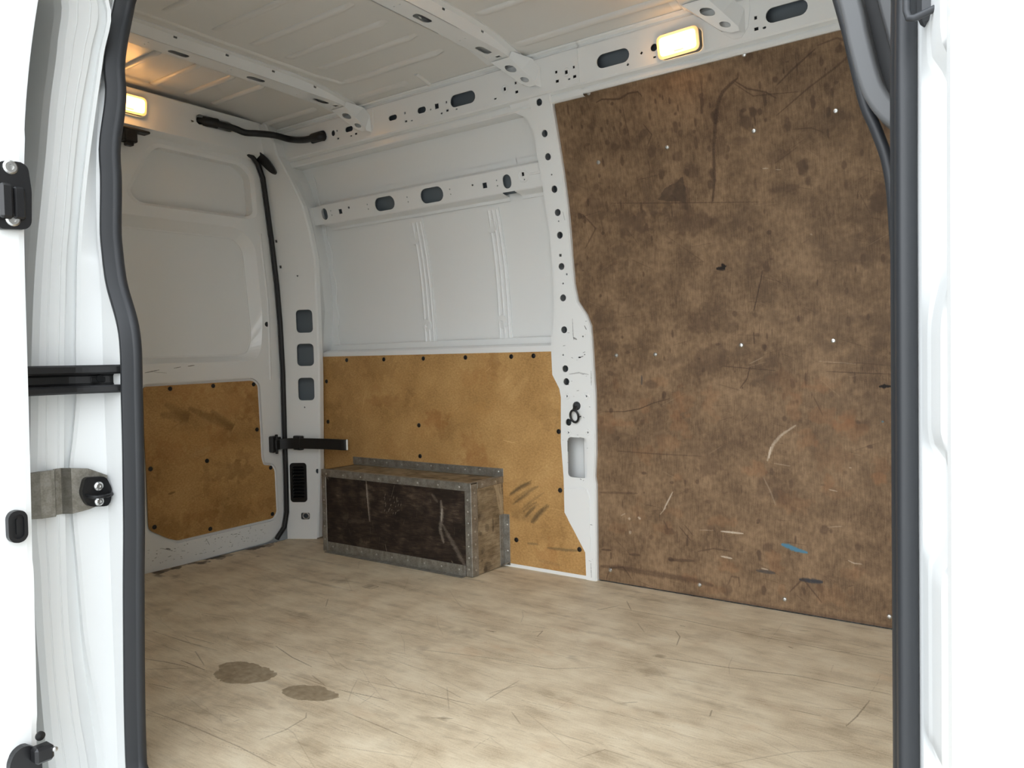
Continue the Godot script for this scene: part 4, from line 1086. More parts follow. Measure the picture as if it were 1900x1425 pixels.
func build_rear():
	# right-hand leaf of the rear doors
	var X := -2.878
	var d := thing("door_1", Vector3(X, 0, -1.15), "white rear door leaf with blanked window and brown hardboard lining", "", "", "structure")
	var b := MB.new()
	var sealp := pts(DOOR_SEAL)
	var out := PackedVector2Array([Vector2(-0.74, 1.71), Vector2(-1.33, 1.71)])
	for q in sealp:
		out.append(q + Vector2(0.004, 0))
	out.append(Vector2(-1.40, 0.004))
	out.append(Vector2(-0.74, -0.01))
	var glass := round_poly(pts(DOOR_GLASS), 0.022)
	var fp := pts(DOOR_FIELD)
	var bp := pts(DOOR_BEAD)
	for e in [0, 6]:
		fp[e].x = -0.80
		bp[e].x = -0.77
	var field2 := round_poly(fp, 0.035)
	var bead := round_poly(bp, 0.045)
	var lin := grow(round_poly(pts(DOOR_LINING), 0.012), 0.011)
	var gl2 := PackedVector2Array()
	var gc := Vector2.ZERO
	for q in glass:
		gc += q / glass.size()
	for q in glass:
		gl2.append(q + (q - gc).normalized() * 0.02)
	sheet(b, [out, gl2, bead, lin], rear_map(X), 0.02, 9.0, Rect2(-1.52, -0.02, 0.74, 1.76))
	ring(b, gl2, glass, X, X - 0.006)
	ring(b, glass, glass, X - 0.006, X - 0.05)
	ring(b, bead, field2, X, X - 0.03)
	obj("frame", b, M.door_paint, d)
	var g := MB.new()
	sheet(g, [grow(glass, 0.01)], rear_map(X - 0.05), 0.003)
	obj("window_blank", g, M.paint, d)
	var f := MB.new()
	sheet(f, [grow(field2, 0.006)], rear_map(X - 0.0295), 0.002)
	tube_loop(f, grow(field2, -0.004), X - 0.0315, 0.0035)
	obj("field_panel", f, M.paint, d)
	var l := MB.new()
	sheet(l, [grow(lin, 0.01)], rear_map(X - 0.012), 0.003)
	obj("lining_recess", l, M.paint, d)
	var h := MB.new()
	lathe(h, Vector3(X + 0.0002, 0.965, -1.435), Vector3(1, 0, 0), [Vector2(0.011, 0), Vector2(0.0, 0.001)], 14)
	obj("grommet", h, M.black, d)
	# bead pressed down the hinge side
	var hb := MB.new()
	var path := []
	for i in 12:
		var y := lerpf(1.36, 0.72, i / 11.0)
		path.append(Vector3(X - 0.003, y, -1.415 - 0.03 * smoothstep(1.4, 1.0, y)))
	tube(hb, path, 0.007, 8)
	obj("pressed_bead", hb, M.paint, d)
	var op := MB.new()
	bx(op, Vector3(-2.945, -0.05, -1.735), Vector3(-2.935, 1.88, -0.73), 0.002)
	obj("outer_panel", op, M.paint, d)
	# other leaf, hidden beside the near door pillar
	var o := MB.new()
	bx(o, Vector3(-2.90, -0.02, -0.735), Vector3(-2.88, 1.72, 0.05), 0.003)
	tag(obj("door_2", o, M.paint), "plain white second rear door leaf beside the lined one", "", "", "structure")
	# header over the doors
	var hd := MB.new()
	var slot := rrect(-1.185, 1.778, 0.17, 0.042, 0.02, 5, 0.0)
	sheet(hd, [rect(-1.47, 1.692, -0.05, 1.828), slot, rrect(-1.085, 1.764, 0.012, 0.008, 0.003, 2)], rear_map(-2.845), 0.003)
	hd.quad(Vector3(-2.845, 1.692, -1.47), Vector3(-2.845, 1.692, -0.05), Vector3(-2.886, 1.668, -0.05), Vector3(-2.886, 1.668, -1.44), Vector3(0.3, -1, 0))
	hd.quad(Vector3(-2.845, 1.828, -1.47), Vector3(-2.845, 1.828, -0.05), Vector3(-2.852, 1.833, -0.05), Vector3(-2.852, 1.833, -1.47), Vector3(0.3, 1, 0))
	bx(hd, Vector3(-2.93, 1.70, -1.72), Vector3(-2.905, 1.88, 0.05), 0.003)
	tag(obj("trim_1", hd, M.paint), "white steel header above the rear doors, carrying lamp and cable", "", "", "structure")
	# rubber strip round the rear door opening
	var rs := MB.new()
	var sp := []
	for i in sealp.size() - 1:
		for k in 4:
			var q := sealp[i].lerp(sealp[i + 1], k / 4.0)
			sp.append(Vector3(-2.862, q.y, q.x))
	sp.append(Vector3(-2.862, 0.012, -1.44))
	sp.push_front(Vector3(-2.862, 1.712, -1.25))
	tube(rs, sp, 0.0105, 8)
	tag(obj("rubber_strip", rs, M.black), "thin black rubber strip round the edge of the rear door", "weatherstrip")

func ring(mb: MB, a: PackedVector2Array, b: PackedVector2Array, xa: float, xb: float):
	var c := Vector2.ZERO
	for q in a:
		c += q / a.size()
	for i in a.size():
		var j := (i + 1) % a.size()
		var hint := Vector3(0.5, c.y - a[i].y, c.x - a[i].x)
		mb.quad(Vector3(xa, a[i].y, a[i].x), Vector3(xa, a[j].y, a[j].x), Vector3(xb, b[j].y, b[j].x), Vector3(xb, b[i].y, b[i].x), hint)

func tube_loop(mb: MB, p: PackedVector2Array, x: float, r: float):
	var path := []
	for q in p:
		path.append(Vector3(x, q.y, q.x))
	tube(mb, path, r, 6, Vector3(1, 0, 0), true)

func build_near_side():
	var wall := thing("wall_near", Vector3(-1.45, 0, 0.05), "white door jamb and outer body side round the open doorway", "", "", "structure")
	# rear jamb of the doorway, row by row from the top
	var rows := []
	var keys := JAMB_ROWS.duplicate(true)
	for e in [[1.9, keys[0], -1.0], [1.62, keys[0], -1.0]]:
		var k: Array = e[1].duplicate()
		k[0] = e[0]
		for i in range(2, 9, 2):
			k[i] -= (bend(e[0]) - bend(keys[0][0])) * 0.95
		keys.insert(0 if e[0] > 1.8 else 1, k)
	for e in [-0.15, -0.33]:
		var k: Array = keys[-1].duplicate()
		k[0] = e
		keys.append(k)
	var y: float = 1.89
	while y > -0.31:
		var k := 0
		while k < keys.size() - 2 and keys[k + 1][0] > y:
			k += 1
		var u: float = clampf((keys[k][0] - y) / maxf(1e-4, keys[k][0] - keys[k + 1][0]), 0.0, 1.0)
		var v := []
		for i in range(1, 9):
			v.append(cubic_interpolate(keys[k][i], keys[k + 1][i], keys[maxi(k - 1, 0)][i], keys[mini(k + 2, keys.size() - 1)][i], u))
		var sx := at_y(SEAL_ROWS, y)
		var sz := -bend(y)
		# outer skin, rolled corner, strip, groove, plane, seal flange, inner wall
		rows.append([Vector3(-2.95, y, v[1] + 0.012), Vector3(v[0] - 0.03, y, v[1] + 0.012), Vector3(v[0] - 0.008, y, v[1] + 0.009), Vector3(v[0], y, v[1]),
			Vector3(v[2], y, v[3]), Vector3(v[2] - 0.006, y, v[3] - 0.002), Vector3(v[4], y, v[5]), Vector3(v[6] - 0.004, y, v[7] + 0.003), Vector3(v[6], y, v[7] - 0.002),
			Vector3(minf(sx - 0.022, v[6] + 0.012), y, sz + 0.014), Vector3(sx - 0.012, y, sz + 0.002), Vector3(sx - 0.01, y, sz - 0.008), Vector3(sx - 0.04, y, sz - 0.03), Vector3(-2.93, y, sz - 0.03)])
		y -= 0.02
	var j := MB.new()
	skin_strips(j, rows, Vector3(1, 0, 0.55))
	obj("rear_jamb", j, M.paint, wall)
	# bead of sealer down the jamb strip
	for e in [0.3, 0.75]:
		var sb := MB.new()
		var path := []
		for r in range(4, rows.size(), 2):
			path.append(rows[r][3].lerp(rows[r][4], e + 0.02 * sin(r * 0.13)) + Vector3(-0.0005, 0, 0))
		tube(sb, path, 0.0016, 6)
		obj("seam_sealer", sb, M.paint, wall)
	# front jamb and outer panel beside it
	var fr := []
	y = 1.89
	while y > -0.31:
		var o := bend(y)
		var sw := 0.012 * smoothstep(1.02, 0.99, y) * smoothstep(0.80, 0.88, y) + 0.01 * smoothstep(0.72, 0.70, y) * smoothstep(0.615, 0.64, y) + 0.014 * smoothstep(0.47, 0.455, y) * smoothstep(0.36, 0.385, y)
		fr.append([Vector3(0.05, y, -0.04 - o), Vector3(-0.115, y, -0.04 - o), Vector3(-0.119, y, 0.0 - o), Vector3(-0.104, y, 0.006 - o), Vector3(-0.0985, y, 0.02 - o), Vector3(-0.092 + sw * 0.6, y, 0.04 - o),
			Vector3(-0.088 + sw, y, 0.05 - o), Vector3(-0.078 + sw, y, 0.08 - o), Vector3(-0.0725, y, 0.09 - o), Vector3(-0.069, y, 0.1 - o), Vector3(-0.064, y, 0.1045 - o), Vector3(-0.055, y, 0.106 - o), Vector3(0.9, y, 0.106 - o)])
		y -= 0.012
	var f := MB.new()
	skin_strips(f, fr, Vector3(-0.6, 0, 1))
	obj("front_jamb", f, M.paint, wall)
	# rail over the doorway and sill under it
	var h := MB.new()
	bx(h, Vector3(-1.5, 1.68, -0.19), Vector3(0.05, 1.88, -0.08), 0.01)
	obj("door_header", h, M.paint, wall)
	var s := MB.new()
	bx(s, Vector3(-1.5, -0.3, -0.02), Vector3(0.0, -0.02, 0.08), 0.006)
	obj("door_sill", s, M.paint, wall)
	# rubber seal clipped round the whole doorway
	var path := []
	for r in SEAL_ROWS:
		path.append(Vector2(r[1], r[0]))
	path.push_front(Vector2(-1.372, 1.53))
	path.push_front(Vector2(-1.33, 1.62))
	path.push_front(Vector2(-1.25, 1.66))
	var loop := path.duplicate()
	loop.append(Vector2(-1.37, 0.03))
	loop.append(Vector2(-1.33, 0.0))
	loop.append(Vector2(-0.17, 0.0))
	loop.append(Vector2(-0.118, 0.05))
	for i in 9:
		loop.append(Vector2(-0.1135, 0.1 + i * 0.175))
	loop.append(Vector2(-0.14, 1.60))
	loop.append(Vector2(-0.22, 1.66))
	var curve := Curve3D.new()
	for i in loop.size():
		var a: Vector2 = loop[(i - 1 + loop.size()) % loop.size()]
		var c: Vector2 = loop[(i + 1) % loop.size()]
		var p: Vector2 = loop[i]
		var tn := (c - a) * 0.16
		var lim := minf(p.distance_to(a), p.distance_to(c)) * 0.4
		if tn.length() > lim:
			tn = tn.normalized() * lim
		curve.add_point(Vector3(p.x, p.y, -bend(p.y)), Vector3(-tn.x, -tn.y, 0), Vector3(tn.x, tn.y, 0))
	var p0: Vector2 = loop[0]
	curve.add_point(Vector3(p0.x, p0.y, -bend(p0.y)))
	curve.bake_interval = 0.02
	var baked := []
	for q in curve.get_baked_points():
		baked.append(q)
	baked.pop_back()
	var prof := []
	# bulb towards the opening, clip channel behind it (x: away from the opening, y: outwards)
	for i in 9:
		var a := lerpf(-2.3, 1.0, i / 8.0)
		prof.append(Vector2(-0.002 + cos(a + PI) * -0.0, 0) + Vector2(sin(a) * 0.011, -cos(a) * 0.011) + Vector2(0, -0.007))
	prof.append(Vector2(0.0075, -0.0005))
	for i in 8:
		var a := lerpf(0.5, PI + 0.4, i / 7.0)
		prof.append(Vector2(sin(a) * 0.0105, -cos(a) * 0.0095) + Vector2(0.0, 0.0095))
	prof.append(Vector2(-0.0085, 0.0015))
	var sl := MB.new()
	sweep(sl, baked, prof, Vector3(0, 0, 1), true)
	tag(obj("door_seal", sl, M.rubber), "dark grey rubber seal round the edge of the side doorway", "door seal")
	# sliding door, pushed back along the outside of the body
	var D := thing("door_3", Vector3(-1.9, -0.3, 0.2), "white sliding side door pushed open, its front edge with black catches", "", "", "structure")
	var dr := []
	y = 1.8
	while y > -0.31:
		var z := 0.1925 - bend(y) * 0.78 + 0.01 * smoothstep(0.9, 0.0, y)
		var st := 0.003 * smoothstep(1.155, 1.145, y) + 0.004 * smoothstep(0.49, 0.475, y) - 0.004 * smoothstep(0.25, 0.235, y)
		dr.append([Vector3(-2.6, y, z), Vector3(-1.312 + st, y, z), Vector3(-1.302 + st, y, z + 0.004), Vector3(-1.30 + st, y, z + 0.012), Vector3(-1.297 + st, y, z + 0.05), Vector3(-1.292, y, z + 0.08), Vector3(-1.298, y, z + 0.092), Vector3(-1.32, y, z + 0.096), Vector3(-2.6, y, z + 0.096)])
		y -= 0.015
	var dm := MB.new()
	skin_strips(dm, dr, Vector3(1, 0, 0.1))
	obj("door_shell", dm, M.paint, D)
	var ex := func(x0: float) -> Callable: return func(p: Vector2, d: float) -> Vector3: return Vector3(x0 + d, p.y, p.x)
	var ca := MB.new()
	sheet(ca, [round_poly(pts(CATCH), 0.006)], ex.call(-1.285), 0.018)
	var cc: Vector2 = Vector2(0.21, 1.037)
	bx(ca, Vector3(-1.286, cc.y - 0.026, cc.x + 0.006), Vector3(-1.272, cc.y + 0.026, cc.x + 0.024), 0.004)
	bx(ca, Vector3(-1.286, cc.y - 0.024, cc.x - 0.012), Vector3(-1.277, cc.y + 0.024, cc.x + 0.004), 0.003)
	var cat := obj("catch", ca, M.plastic, D)
	for b in CATCH_BOLTS:
		var bm := MB.new()
		lathe(bm, Vector3(-1.286, b[1], b[0]), Vector3(1, 0, 0), [Vector2(0.0105, 0), Vector2(0.0105, 0.003), Vector2(0.008, 0.0055), Vector2(0.0042, 0.0055), Vector2(0.004, 0.002), Vector2(0, 0.002)], 16)
		obj("bolt", bm, M.zinc, cat)
	var gr := MB.new()
	var gz: float = GROMMET[0][0]
	var gy: float = GROMMET[0][1]
	var gw: float = absf(GROMMET[2][0] - GROMMET[1][0])
	var gh: float = absf(GROMMET[3][1] - GROMMET[4][1])
	sheet(gr, [rrect(gz, gy, gw, gh, gw * 0.5, 6), rrect(gz, gy, gw * 0.62, gh * 0.74, gw * 0.3, 6)], ex.call(-1.284), 0.012)
	sheet(gr, [rrect(gz, gy, gw * 0.7, gh * 0.8, gw * 0.3, 5)], ex.call(-1.2885), 0.006)
	sheet(gr, [rrect(gz, gy, gw * 0.18, gh * 0.5, gw * 0.08, 4)], ex.call(-1.285), 0.006)
	obj("grommet", gr, M.plastic, D)
	var ll := MB.new()
	sheet(ll, [round_poly(pts(LOWER_LATCH), 0.008)], ex.call(-1.282), 0.02)
	bx(ll, Vector3(-1.284, 0.19, 0.195), Vector3(-1.262, 0.215, 0.222), 0.004)
	var lo := obj("lower_latch", ll, M.plastic, D)
	var lb := MB.new()
	lathe(lb, Vector3(-1.283, 0.226, 0.207), Vector3(1, 0, 0), [Vector2(0.007, 0), Vector2(0.007, 0.003), Vector2(0, 0.004)], 14)
	obj("latch_ring", lb, M.plastic, lo)
	var lp := MB.new()
	lathe(lp, Vector3(-1.27, 0.205, 0.196), Vector3(1, 0.2, 0), [Vector2(0.004, 0), Vector2(0.004, 0.012), Vector2(0, 0.013)], 10)
	obj("latch_pin", lp, M.zinc, lo)
	# bulkhead post with its rubber edging, inside the front of the doorway
	var po := thing("bulkhead_post", Vector3(-0.12, 0.9, -0.15), "curved grey bulkhead frame bar behind the front door seal", "post")
	var bp := MB.new()
	var bar := [Vector3(-0.335, 1.80, -0.165), Vector3(-0.30, 1.64, -0.15), Vector3(-0.232, 1.34, -0.15), Vector3(-0.187, 1.157, -0.15), Vector3(-0.1775, 1.11, -0.15), Vector3(-0.167, 1.065, -0.15), Vector3(-0.1575, 1.042, -0.15), Vector3(-0.142, 1.022, -0.15), Vector3(-0.115, 1.0, -0.15), Vector3(-0.05, 0.965, -0.15), Vector3(0.05, 0.93, -0.15)]
	sweep(bp, smooth_path(bar), rounded(0.0105, 0.016, 0.005), Vector3(0, 0, 1))
	obj("bar", bp, M.grey, po)
	var b2 := MB.new()
	sweep(b2, smooth_path([Vector3(-0.29, 1.80, -0.18), Vector3(-0.238, 1.5, -0.18), Vector3(-0.156, 1.15, -0.18), Vector3(-0.138, 1.06, -0.18), Vector3(-0.12, 0.9, -0.18), Vector3(-0.1, 0.4, -0.18), Vector3(-0.1, 0.0, -0.18)]), rounded(0.008, 0.012, 0.004), Vector3(0, 0, 1))
	obj("inner_bar", b2, M.grey, po)
	var b3 := MB.new()
	var edge := []
	for q: Vector3 in [Vector3(-0.248, 1.34, -0.168), Vector3(-0.2005, 1.157, -0.168), Vector3(-0.188, 1.10, -0.168), Vector3(-0.177, 1.05, -0.168), Vector3(-0.166, 1.02, -0.168), Vector3(-0.155, 0.98, -0.17), Vector3(-0.150, 0.92, -0.172), Vector3(-0.147, 0.8, -0.174), Vector3(-0.146, 0.4, -0.176), Vector3(-0.146, 0.0, -0.176)]:
		edge.append(q)
	tube(b3, smooth_path(edge), 0.006, 8)
	obj("rubber_edging", b3, M.rubber, po)
	var b4 := MB.new()
	sheet(b4, [PackedVector2Array([Vector2(-0.31, 1.7), Vector2(-0.19, 1.16), Vector2(-0.163, 1.06), Vector2(-0.12, 1.0), Vector2(-0.1, 1.0), Vector2(-0.1, 1.7)])], func(p, d): return Vector3(p.x, p.y, -0.19 + d), 0.004)
	obj("gap_sheet", b4, M.black, po)  # black sheet filling the gap between the two bars

func smooth_path(a: Array) -> Array:
	var c := Curve3D.new()
	for i in a.size():
		var tn: Vector3 = (a[mini(i + 1, a.size() - 1)] - a[maxi(i - 1, 0)]) * 0.17
		c.add_point(a[i], -tn, tn)
	c.bake_interval = 0.012
	return Array(c.get_baked_points())

func rounded(w: float, h: float, r: float) -> Array:
	return Array(rrect(0, 0, w * 2, h * 2, r, 3))

# ---------------------------------------------------------------- linings
func build_linings():
	var sm := MB.new()
	lathe(sm, Vector3.ZERO, Vector3.UP, [Vector2(0.009, -0.001), Vector2(0.009, 0.0015), Vector2(0.0075, 0.0035), Vector2(0.0045, 0.0045), Vector2(0, 0.0048)], 14)
	var stud := to_mesh(sm, M.plastic, Vector3.ZERO)
	var sc := MB.new()
	lathe(sc, Vector3.ZERO, Vector3.UP, [Vector2(0.0072, -0.001), Vector2(0.007, 0.0012), Vector2(0.005, 0.003), Vector2(0.0026, 0.0034), Vector2(0.002, 0.0008), Vector2(0, 0.0006)], 12)
	var screw := to_mesh(sc, M.zinc, Vector3.ZERO)
	# hardboard on the far wall
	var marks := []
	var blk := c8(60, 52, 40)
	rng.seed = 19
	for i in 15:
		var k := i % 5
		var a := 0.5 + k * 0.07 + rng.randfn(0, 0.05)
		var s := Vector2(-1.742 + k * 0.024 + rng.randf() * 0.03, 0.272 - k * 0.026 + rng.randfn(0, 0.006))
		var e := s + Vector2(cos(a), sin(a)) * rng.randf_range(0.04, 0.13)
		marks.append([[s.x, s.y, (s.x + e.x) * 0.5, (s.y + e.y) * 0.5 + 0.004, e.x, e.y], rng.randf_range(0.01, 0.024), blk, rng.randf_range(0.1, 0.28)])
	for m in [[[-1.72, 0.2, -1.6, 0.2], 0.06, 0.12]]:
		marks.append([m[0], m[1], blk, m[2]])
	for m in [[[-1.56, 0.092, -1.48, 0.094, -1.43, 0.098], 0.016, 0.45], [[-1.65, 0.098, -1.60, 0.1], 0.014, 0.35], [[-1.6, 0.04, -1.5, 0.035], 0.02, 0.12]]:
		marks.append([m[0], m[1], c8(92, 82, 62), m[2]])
	var pale := c8(222, 184, 130)
	for m in [[[-2.49, 0.665, -2.51, 0.58], 0.006, 0.5], [[-2.48, 0.67, -2.495, 0.61], 0.004, 0.5], [[-1.83, 0.74, -1.8, 0.76], 0.004, 0.6], [[-1.75, 0.48, -1.7, 0.472], 0.008, 0.6], [[-1.73, 0.62, -1.63, 0.72], 0.05, 0.18], [[-1.78, 0.66, -1.68, 0.75], 0.03, 0.12], [[-1.93, 0.63, -1.92, 0.65], 0.03, 0.2], [[-1.55, 0.24, -1.49, 0.235], 0.003, 0.5], [[-2.05, 0.6, -2.06, 0.52], 0.003, 0.3]]:
		marks.append([m[0], m[1], pale, m[2]])
	var R := Rect2(-2.79, 0, 1.44, 0.84)
	var lp := thing("lining_panel", Vector3(-2.1, 0, -1.645), "ochre hardboard lining fixed low on the side wall behind the box", "panel", "hardboard linings")
	var b := MB.new()
	var out := pts(LINING_EDGE)
	out[-1] = Vector2(-1.394, 0.013)
	out.append(Vector2(-2.772, 0.013))
	out.append(Vector2(-2.772, 0.81))
	out.append(Vector2(-2.768, 0.8175))
	sheet(b, [out], wall_map(0.008), 0.005, 9.0, R)
	obj("board", b, hardboard_material(41, R, marks), lp)
	var pl := []
	for s in LINING_STUDS:
		pl.append(facing(Vector3(0, 0, 1), Vector3(s[0], s[1], -1.642)))
	pieces("stud", stud, pl, lp)
	# hardboard on the rear door
	var R2 := Rect2(-1.47, 0.05, 0.7, 0.7)
	var dk := c8(96, 70, 40)
	var dl := thing("lining_panel", Vector3(-2.88, 0.1, -1.15), "brown hardboard lining with notched corner fixed on the rear door", "panel", "hardboard linings")
	var b2 := MB.new()
	sheet(b2, [round_poly(pts(DOOR_LINING), 0.012)], rear_map(-2.882), 0.005, 9.0, R2)
	obj("board", b2, hardboard_material(51, R2, [[[-1.15, 0.6, -1.25, 0.52, -1.05, 0.62], 0.05, dk, 0.3], [[-0.95, 0.285, -0.98, 0.29], 0.012, dk, 0.5], [[-0.95, 0.64, -1.05, 0.58, -0.93, 0.6], 0.06, dk, 0.25], [[-1.05, 0.42, -1.15, 0.45], 0.04, c8(196, 164, 120), 0.25]]), dl)
	pl = []
	for s in DOOR_STUDS:
		pl.append(facing(Vector3(1, 0, 0), Vector3(-2.882, s[1], s[0])))
	pieces("stud", stud, pl, dl)
	# plywood on the far wall
	var pw := thing("plywood_panel", Vector3(-0.7, 0, -1.66), "tall stained dark brown plywood sheet screwed to the far wall", "panel")
	var p := MB.new()
	var po := PackedVector2Array()
	po.append(Vector2(0.04, 0.004))
	po.append(Vector2(0.04, 1.662))
	for i in 5:
		var a := PI * 0.5 * (1.0 + i / 4.0)
		po.append(Vector2(-1.399, 1.642) + Vector2(cos(a), sin(a)) * 0.02)
	for q in pts(PILLAR_RIGHT):
		if q.y > 0.01 and q.y < 1.62:
			po.append(q + Vector2(0.0045, 0))
	po.append(Vector2(-1.352, 0.004))
	sheet(p, [po], wall_map(-0.004), 0.012, 0.04, Rect2(-1.43, 0, 1.47, 1.68))
	obj("board", p, ply_material(), pw)
	pl = []
	for s in PLY_SCREWS:
		var y: float = minf(s[1], 1.655)
		pl.append(facing(Vector3(0, -(bend(y + 0.01) - bend(y)) * 100.0, 1), Vector3(s[0], y, -1.654 + bend(y))))
	pieces("screw", screw, pl, pw)

# ---------------------------------------------------------------- wheel box
func board_material(sd: int, marks: Array, ramp: Array) -> StandardMaterial3D:
	var w := 640
	var h := 272
	var T := tex(w, h, Rect2(0, 0, 0.8, 0.34), [[field(w, h, sd, 0.012, 4), 90], [field(w, h, sd + 1, 0.05, 4, 3, 1), 66], [field(w, h, sd + 2, 0.3, 3), 50], [field(w, h, sd + 3, 0.2, 2, 8, 1), 50]], ramp)
	rng.seed = sd
	for i in 70:
		T.blot(rng.randf() * 0.8, rng.randf() * 0.34, rng.randf_range(0.005, 0.05), rng.randf_range(0.004, 0.03), c8(36, 28, 22) if i % 3 else c8(120, 108, 92), rng.randf_range(0.1, 0.35), 1.4)
	for i in 110:
		var p := Vector2(rng.randf() * 0.8, rng.randf() * 0.34)
		T.stroke(PackedVector2Array([p, p + Vector2(rng.randfn(0, 0.006), rng.randfn(0, 0.018))]), 0.0018, c8(170, 158, 140) if i % 3 else c8(30, 22, 17), rng.randf_range(0.15, 0.5))
	for s in marks:
		T.stroke(flatpts(s[0]), s[1], s[2], s[3], 1.2)
	var m := mat(Color.WHITE, 0.6, 0.0, 0.4)
	m.albedo_texture = T.texture()
	return m

func build_box():
	var x0 := -2.553
	var x1 := -1.755
	var zf := -1.443
	var zb := -1.6405
	var H := 0.341
	var box := thing("wheel_arch_box", Vector3((x0 + x1) * 0.5, 0, -1.54), "dark wooden wheel arch box with riveted aluminium edges", "box")
	var wh := c8(198, 188, 172)
	var marks := [[[0.262, 0.33, 0.266, 0.25, 0.276, 0.15], 0.009, wh, 0.55], [[0.266, 0.3, 0.28, 0.15], 0.02, wh, 0.22], [[0.655, 0.27, 0.66, 0.22, 0.648, 0.16, 0.665, 0.11], 0.026, wh, 0.4], [[0.66, 0.24, 0.655, 0.19], 0.012, wh, 0.55], [[0.66, 0.18, 0.72, 0.1, 0.77, 0.03], 0.03, wh, 0.28], [[0.61, 0.29, 0.64, 0.26], 0.02, wh, 0.25],
		[[0.42, 0.31, 0.4, 0.26], 0.006, wh, 0.3], [[0.15, 0.14, 0.25, 0.15], 0.03, wh, 0.1], [[0.02, 0.03, 0.3, 0.02, 0.78, 0.03], 0.03, c8(128, 108, 84), 0.35], [[0.36, 0.07, 0.37, 0.03], 0.006, wh, 0.4], [[0.04, 0.3, 0.02, 0.33], 0.006, wh, 0.5], [[0.7, 0.05, 0.72, 0.02], 0.01, wh, 0.4]]
	for i in 26:
		rng.seed = 200 + i
		var p := Vector2(rng.randf_range(0.36, 0.45), rng.randf_range(0.19, 0.26))
		marks.append([[p.x, p.y, p.x + 0.004, p.y + rng.randf_range(0.006, 0.014)], 0.0022, wh, 0.8])
	var dark := [[0.2, c8(22, 17, 14)], [0.45, c8(42, 33, 27)], [0.62, c8(64, 52, 43)], [0.85, c8(112, 98, 82)]]
	var bare := [[0.2, c8(92, 78, 58)], [0.45, c8(134, 117, 92)], [0.62, c8(158, 141, 114)], [0.85, c8(184, 168, 140)]]   # bare weathered wood; only the front is dark film-faced board
	var f := MB.new()
	sheet(f, [rect(x0, 0.003, x1, H)], func(p, d): return Vector3(p.x, p.y, zf + d), 0.012, 9.0, Rect2(x0, 0, 0.8, 0.34))
	tag(obj("front_board", f, board_material(61, marks, dark), box), "dark brown front board with chalky white scrapes")
	var s := MB.new()
	sheet(s, [rect(zb, 0.003, zf - 0.012, H)], func(p, d): return Vector3(x1 + d, p.y, p.x), 0.012, 9.0, Rect2(zb, 0, 0.8, 0.34))
	var torn := []
	var tw := c8(186, 168, 138)
	for q in [[0.06, 0.33, 0.04, 0.29, 0.026, 0.22], [0.045, 0.32, 0.02, 0.26, 0.014, 0.18], [0.02, 0.33, 0.008, 0.25, 0.006, 0.12], [0.03, 0.31, 0.012, 0.22]]:
		torn.append([q, 0.016, tw, 0.75])
	torn.append([[0.026, 0.24, 0.016, 0.14, 0.012, 0.05, 0.016, 0.02], 0.008, tw, 0.7])
	obj("side_board", s, board_material(71, torn, bare), box)
	var s2 := MB.new()
	sheet(s2, [rect(zb, 0.003, zf - 0.012, H)], func(p, d): return Vector3(x0 + 0.012 + d, p.y, p.x), 0.012, 9.0, Rect2(zb, 0, 0.8, 0.34))
	obj("side_board", s2, board_material(72, [], bare), box)
	var t := MB.new()
	sheet(t, [rect(x0, zb, x1, zf)], func(p, d): return Vector3(p.x, H + d, p.y), 0.012, 9.0, Rect2(x0, zb, 0.8, 0.34))
	obj("top_board", t, board_material(81, [], bare), box)
	# aluminium angles
	var rv := MB.new()
	lathe(rv, Vector3.ZERO, Vector3.UP, [Vector2(0.0042, 0), Vector2(0.004, 0.0011), Vector2(0.0024, 0.002), Vector2(0, 0.0022)], 8)
	var rivet := to_mesh(rv, M.zinc, Vector3.ZERO)
	var th := 0.002
	var Z := Vector3(0, 0, 1)
	var Xd := Vector3(1, 0, 0)
	# top front angle
	var a := MB.new()
	bx(a, Vector3(x0 - 0.001, H - 0.027, zf), Vector3(x1 + 0.002, H + 0.003, zf + 0.003), 0.001)
	bx(a, Vector3(x0 - 0.001, H + 0.0005, zf - 0.016), Vector3(x1 + 0.002, H + 0.003, zf + 0.001), 0.001)
	var o := obj("edge_angle", a, M.alu, box)
	var pl := []
	for i in 8:
		pl.append(facing(Z, Vector3(lerpf(x0 + 0.03, x1 - 0.05, i / 7.0), H - 0.014, zf + 0.003)))
	pieces("rivet", rivet, pl, o)
	# right front upright
	a = MB.new()
	bx(a, Vector3(x1 - 0.026, 0.003, zf), Vector3(x1 + 0.003, H - 0.0275, zf + 0.003), 0.001)
	bx(a, Vector3(x1 + 0.0005, 0.003, zf - 0.036), Vector3(x1 + 0.003, H - 0.002, zf + 0.001), 0.001)
	o = obj("edge_angle", a, M.alu, box)
	pl = []
	for i in 7:
		pl.append(facing(Z, Vector3(x1 - 0.013, 0.03 + i * 0.042, zf + 0.003)))
		pl.append(facing(Xd, Vector3(x1 + 0.003, 0.025 + i * 0.047, zf - 0.018)))
	pieces("rivet", rivet, pl, o)
	# side top angle
	a = MB.new()
	bx(a, Vector3(x1 + 0.0005, H - 0.022, zb), Vector3(x1 + 0.003, H + 0.003, zf - 0.0365), 0.001)
	bx(a, Vector3(x1 - 0.02, H + 0.0005, zb), Vector3(x1 + 0.001, H + 0.003, zf - 0.0165), 0.001)
	o = obj("edge_angle", a, M.alu, box)
	pieces("rivet", rivet, [facing(Xd, Vector3(x1 + 0.003, H - 0.011, -1.51)), facing(Xd, Vector3(x1 + 0.003, H - 0.011, -1.59))], o)
	# left upright
	a = MB.new()
	bx(a, Vector3(x0 - 0.001, 0.0, zf), Vector3(x0 + 0.026, H - 0.0275, zf + 0.003), 0.001)
	o = obj("edge_angle", a, M.alu, box)
	pl = []
